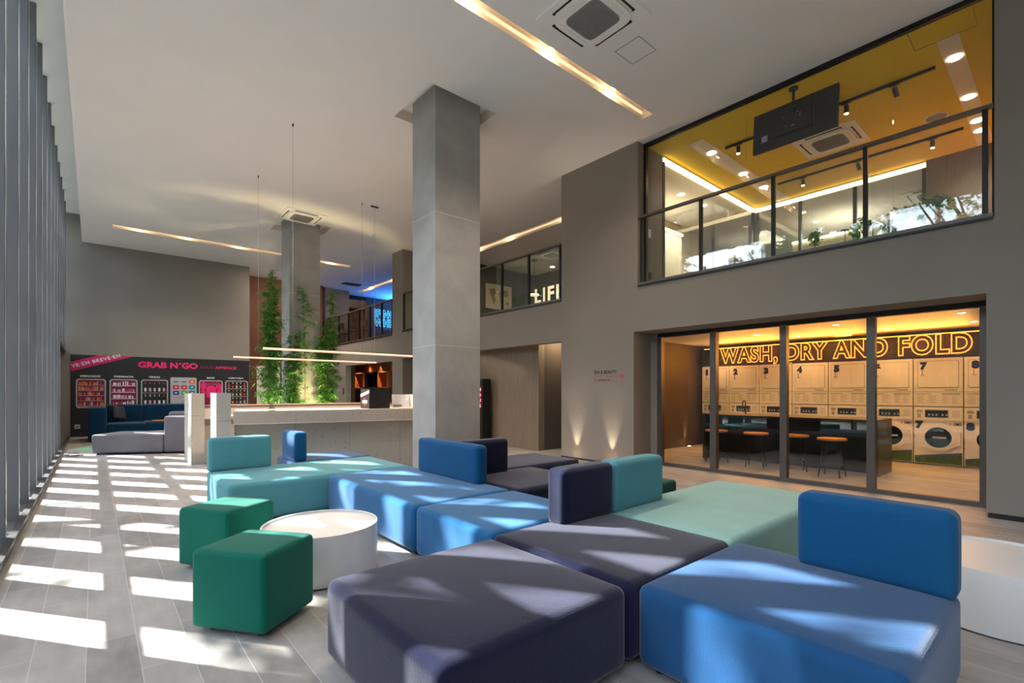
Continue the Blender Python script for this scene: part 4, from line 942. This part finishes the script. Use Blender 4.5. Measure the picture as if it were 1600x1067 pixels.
for k in range(24): s.ring((0, 0), .018, .026, -.003, .003, 'black', 8, Matrix.Translation((0, 0, -.05 - k * .042)) @ Matrix.Rotation(R(90 * (k % 2)), 4, 'Z') @ Matrix.Rotation(R(90), 4, 'X'))
s.obj('chain', pn); MB().cyl((0, 0), .18, -1.15, -1.11, 'life', 32, .15).obj('ring_shade', pn)
t = thing('recessed_downlight', 'single round downlight in the ceiling above the LIFE letters', 'downlight', (11.85, 11.64, CZ), 0); MB().cyl((0, 0), .07, -.008, 0, 'lamp_warm', 20).obj('lens', t)
lamp('AREA', 'upper_life_light', (10.4, 10, 5.3), 30, (1, .85, .65), 1, direction=(0, 0, -1))

# ---------------------------------------------------------------- far upper floor: blue neon, stools, vent
MB().box(9.35, 16.3, 20.9, 21.05, 3.02, CZ, 'wall_dark').obj('wall_upper_far', None, True)
MB().box(8.2, 9.35, 20.9, 21.0, 5.38, CZ, 'black').obj('trim_6', None, True)
MB().box(8.2, 16.3, 24.2, 24.4, 3.02, CZ, 'wall_brown').obj('wall_upper_far', None, True)
bn = thing('neon_sign', 'blue neon sign reading IF NOT WHEN on the far upper wall', 'neon sign', (9.7, 20.88, 4.35))
neon(bn, 'IF NOT', 1.28, 0, 0, .31, 0, 'neon_blue', None, (0, 0, .36), MY(.0, -.02, 0), .007)
neon(bn, 'WHEN', 1.20, 0, 0, .31, 0, 'neon_blue', None, (0, 0, -.06), MY(.0, -.02, 0), .007)
lamp('AREA', 'blue_glow', (11.2, 20.2, 4.9), 60, (.03, .22, 1), 1.2, direction=(-.1, -.3, 1))
lamp('AREA', 'blue_glow', (10.2, 20.6, 4.5), 14, (.05, .3, 1), .8, direction=(0, -1, 0))
lamp('AREA', 'upper_far_light', (8.8, 22.6, 5.3), 14, (1, .7, .5), .5, direction=(0, 0, -1))
v_ = thing('ceiling_vent', 'black rectangular air vent in the far upper ceiling', 'vent', (7.75, 18.75, CZ)); MB().box(-.36, .36, -.22, .22, -.008, 0, 'black').obj('grille', v_); MB().box(.16, .2, -.22, .22, -.012, -.008, 'grille').obj('divider', v_)
def barstool(x, y, rz, lb):
    t = thing('bar_stool', lb, 'bar stool', (x, y, 3.02), rz)
    MB().soft(-.2, .2, -.2, .2, .62, .69, .03, 'black_matte', n=6).obj('seat', t); MB().soft(-.2, .2, .17, .22, .82, 1.08, .025, 'black_matte', n=6).obj('backrest', t)
    for sx in (-1, 1):
        for sy in (-1, 1): MB().tube((sx * .13, sy * .13, .62), (sx * .19, sy * .19, 0), .011, 'black').obj('leg', t)
        MB().tube((sx * .12, .16, .64), (sx * .12, .2, .86), .009, 'black').obj('back_support', t)
barstool(8.0, 18.95, .4, 'black bar stool with a raised back, taller one behind the far upper railing')
barstool(7.9, 18.25, -1.2, 'black bar stool facing sideways, right one behind the far upper railing')
barstool(7.9, 19.85, 1.9, 'black bar stool at the left behind the far upper railing')

# ---------------------------------------------------------------- ground floor recess with coffee niches
MB().box(8.85, 9.0, 16.0, 22, 0, 2.6, 'wall_brown').obj('wall_coffee_back', None, True)
MB().box(W, 8.85, 21.0, 21.15, 0, 2.6, 'wall_cream').obj('wall_coffee_left', None, True)
MB().box(W, 12, 13.8, 24, 2.45, 2.6, 'wall_brown').obj('ceiling', None, True)
for y, m, lb in ((19.45, 'wood_orange', 'open wooden wall box, left of the three above the coffee box'), (18.45, 'black', 'open black wall box, middle of the three above the coffee box'), (17.3, 'wood_orange', 'open wooden wall box, right of the three above the coffee box')):
    t = thing('wall_box', lb, 'shelf box', (8.85, y, 1.42)); w = .42; s = MB()
    s.box(-.5, 0, -w, w, 0, .03, m).box(-.5, 0, -w, w, .60, .63, m).box(-.5, 0, -w, -w + .03, .03, .60, m).box(-.5, 0, w - .03, w, .03, .60, m).obj('frame', t)
    MB().box(-.03, 0, -w + .03, w - .03, .03, .60, m).obj('back_panel', t)
    lamp('SPOT', 'niche_downlight', (8.22, y, 2.40), 22, (1, .66, .32), .02, direction=(.25, 0, -1), spot=90); lamp('SPOT', 'niche_downlight', (8.72, y, 2.43), 14, (1, .62, .22), .02, direction=(.1, 0, -1), spot=80)
    t = thing('recessed_downlight', 'round downlight above one of the wall boxes in the ground floor recess', 'downlight', (8.22, y, 2.45), 0, 'downlights above the wall boxes'); MB().cyl((0, 0), .045, -.006, 0, 'lamp_warm', 16).obj('lens', t)
lamp('SPOT', 'recess_downlight', (8.0, 20.5, 2.40), 25, (1, .75, .5), .03, direction=(0, .2, -1), spot=100)
t = thing('call_panel', 'small dark switch plate on the grey wall left of the wall boxes', 'switch', (XR, 17.62, 1.29)); MB().box(-.015, 0, -.05, .05, -.12, .12, 'black').obj('cover_plate', t)
for z in (-.05, .0, .05): MB().box(-.018, -.015, -.015, .015, z - .01, z + .01, 'print_grey').obj('button', t)
# recess beside the sign pillar: timber wall and black kiosk
MB().box(7.33, 7.5, 7.62, 13.1, 0, 2.7, 'wood_wall').obj('wall_timber', None, True)
MB().box(7.5, 12.0, 7.62, 7.75, 0, 2.7, 'wall_dark').obj('wall_dark_passage', None, True)
MB().box(7.53, 12.0, 6.5, 6.61, 0, 2.7, 'wall_dark').obj('wall_dark_passage', None, True)
MB().box(W, 12.0, 6.6, 13.1, 2.60, 2.72, 'ceiling').obj('ceiling', None, True)
lamp('AREA', 'passage_cove', (7.9, 7.25, 2.55), 6, (1, .75, .45), .6, .1, direction=(.2, .6, -1))
lamp('AREA', 'timber_light', (7.1, 9.5, 2.2), 1.5, (1, .85, .7), 3, .1, direction=(.3, 0, -1)).rotation_euler = (0, R(-12), R(90))
ks = thing('info_kiosk', 'tall black totem with red glowing characters beside the timber wall', 'kiosk', (7.12, 9.5, 0))
MB().rrect(-.12, .12, -.3, .3, .01, 0, 1.59, 'black').obj('body', ks); s = MB()
for k, ch in enumerate('HOUSI'[:4]): text_mb(s, ch, 'red_led', .07, .08, MX(-.121, -.16, 1.30 - k * .13), .002, .02)
s.obj('glowing_lettering', ks)
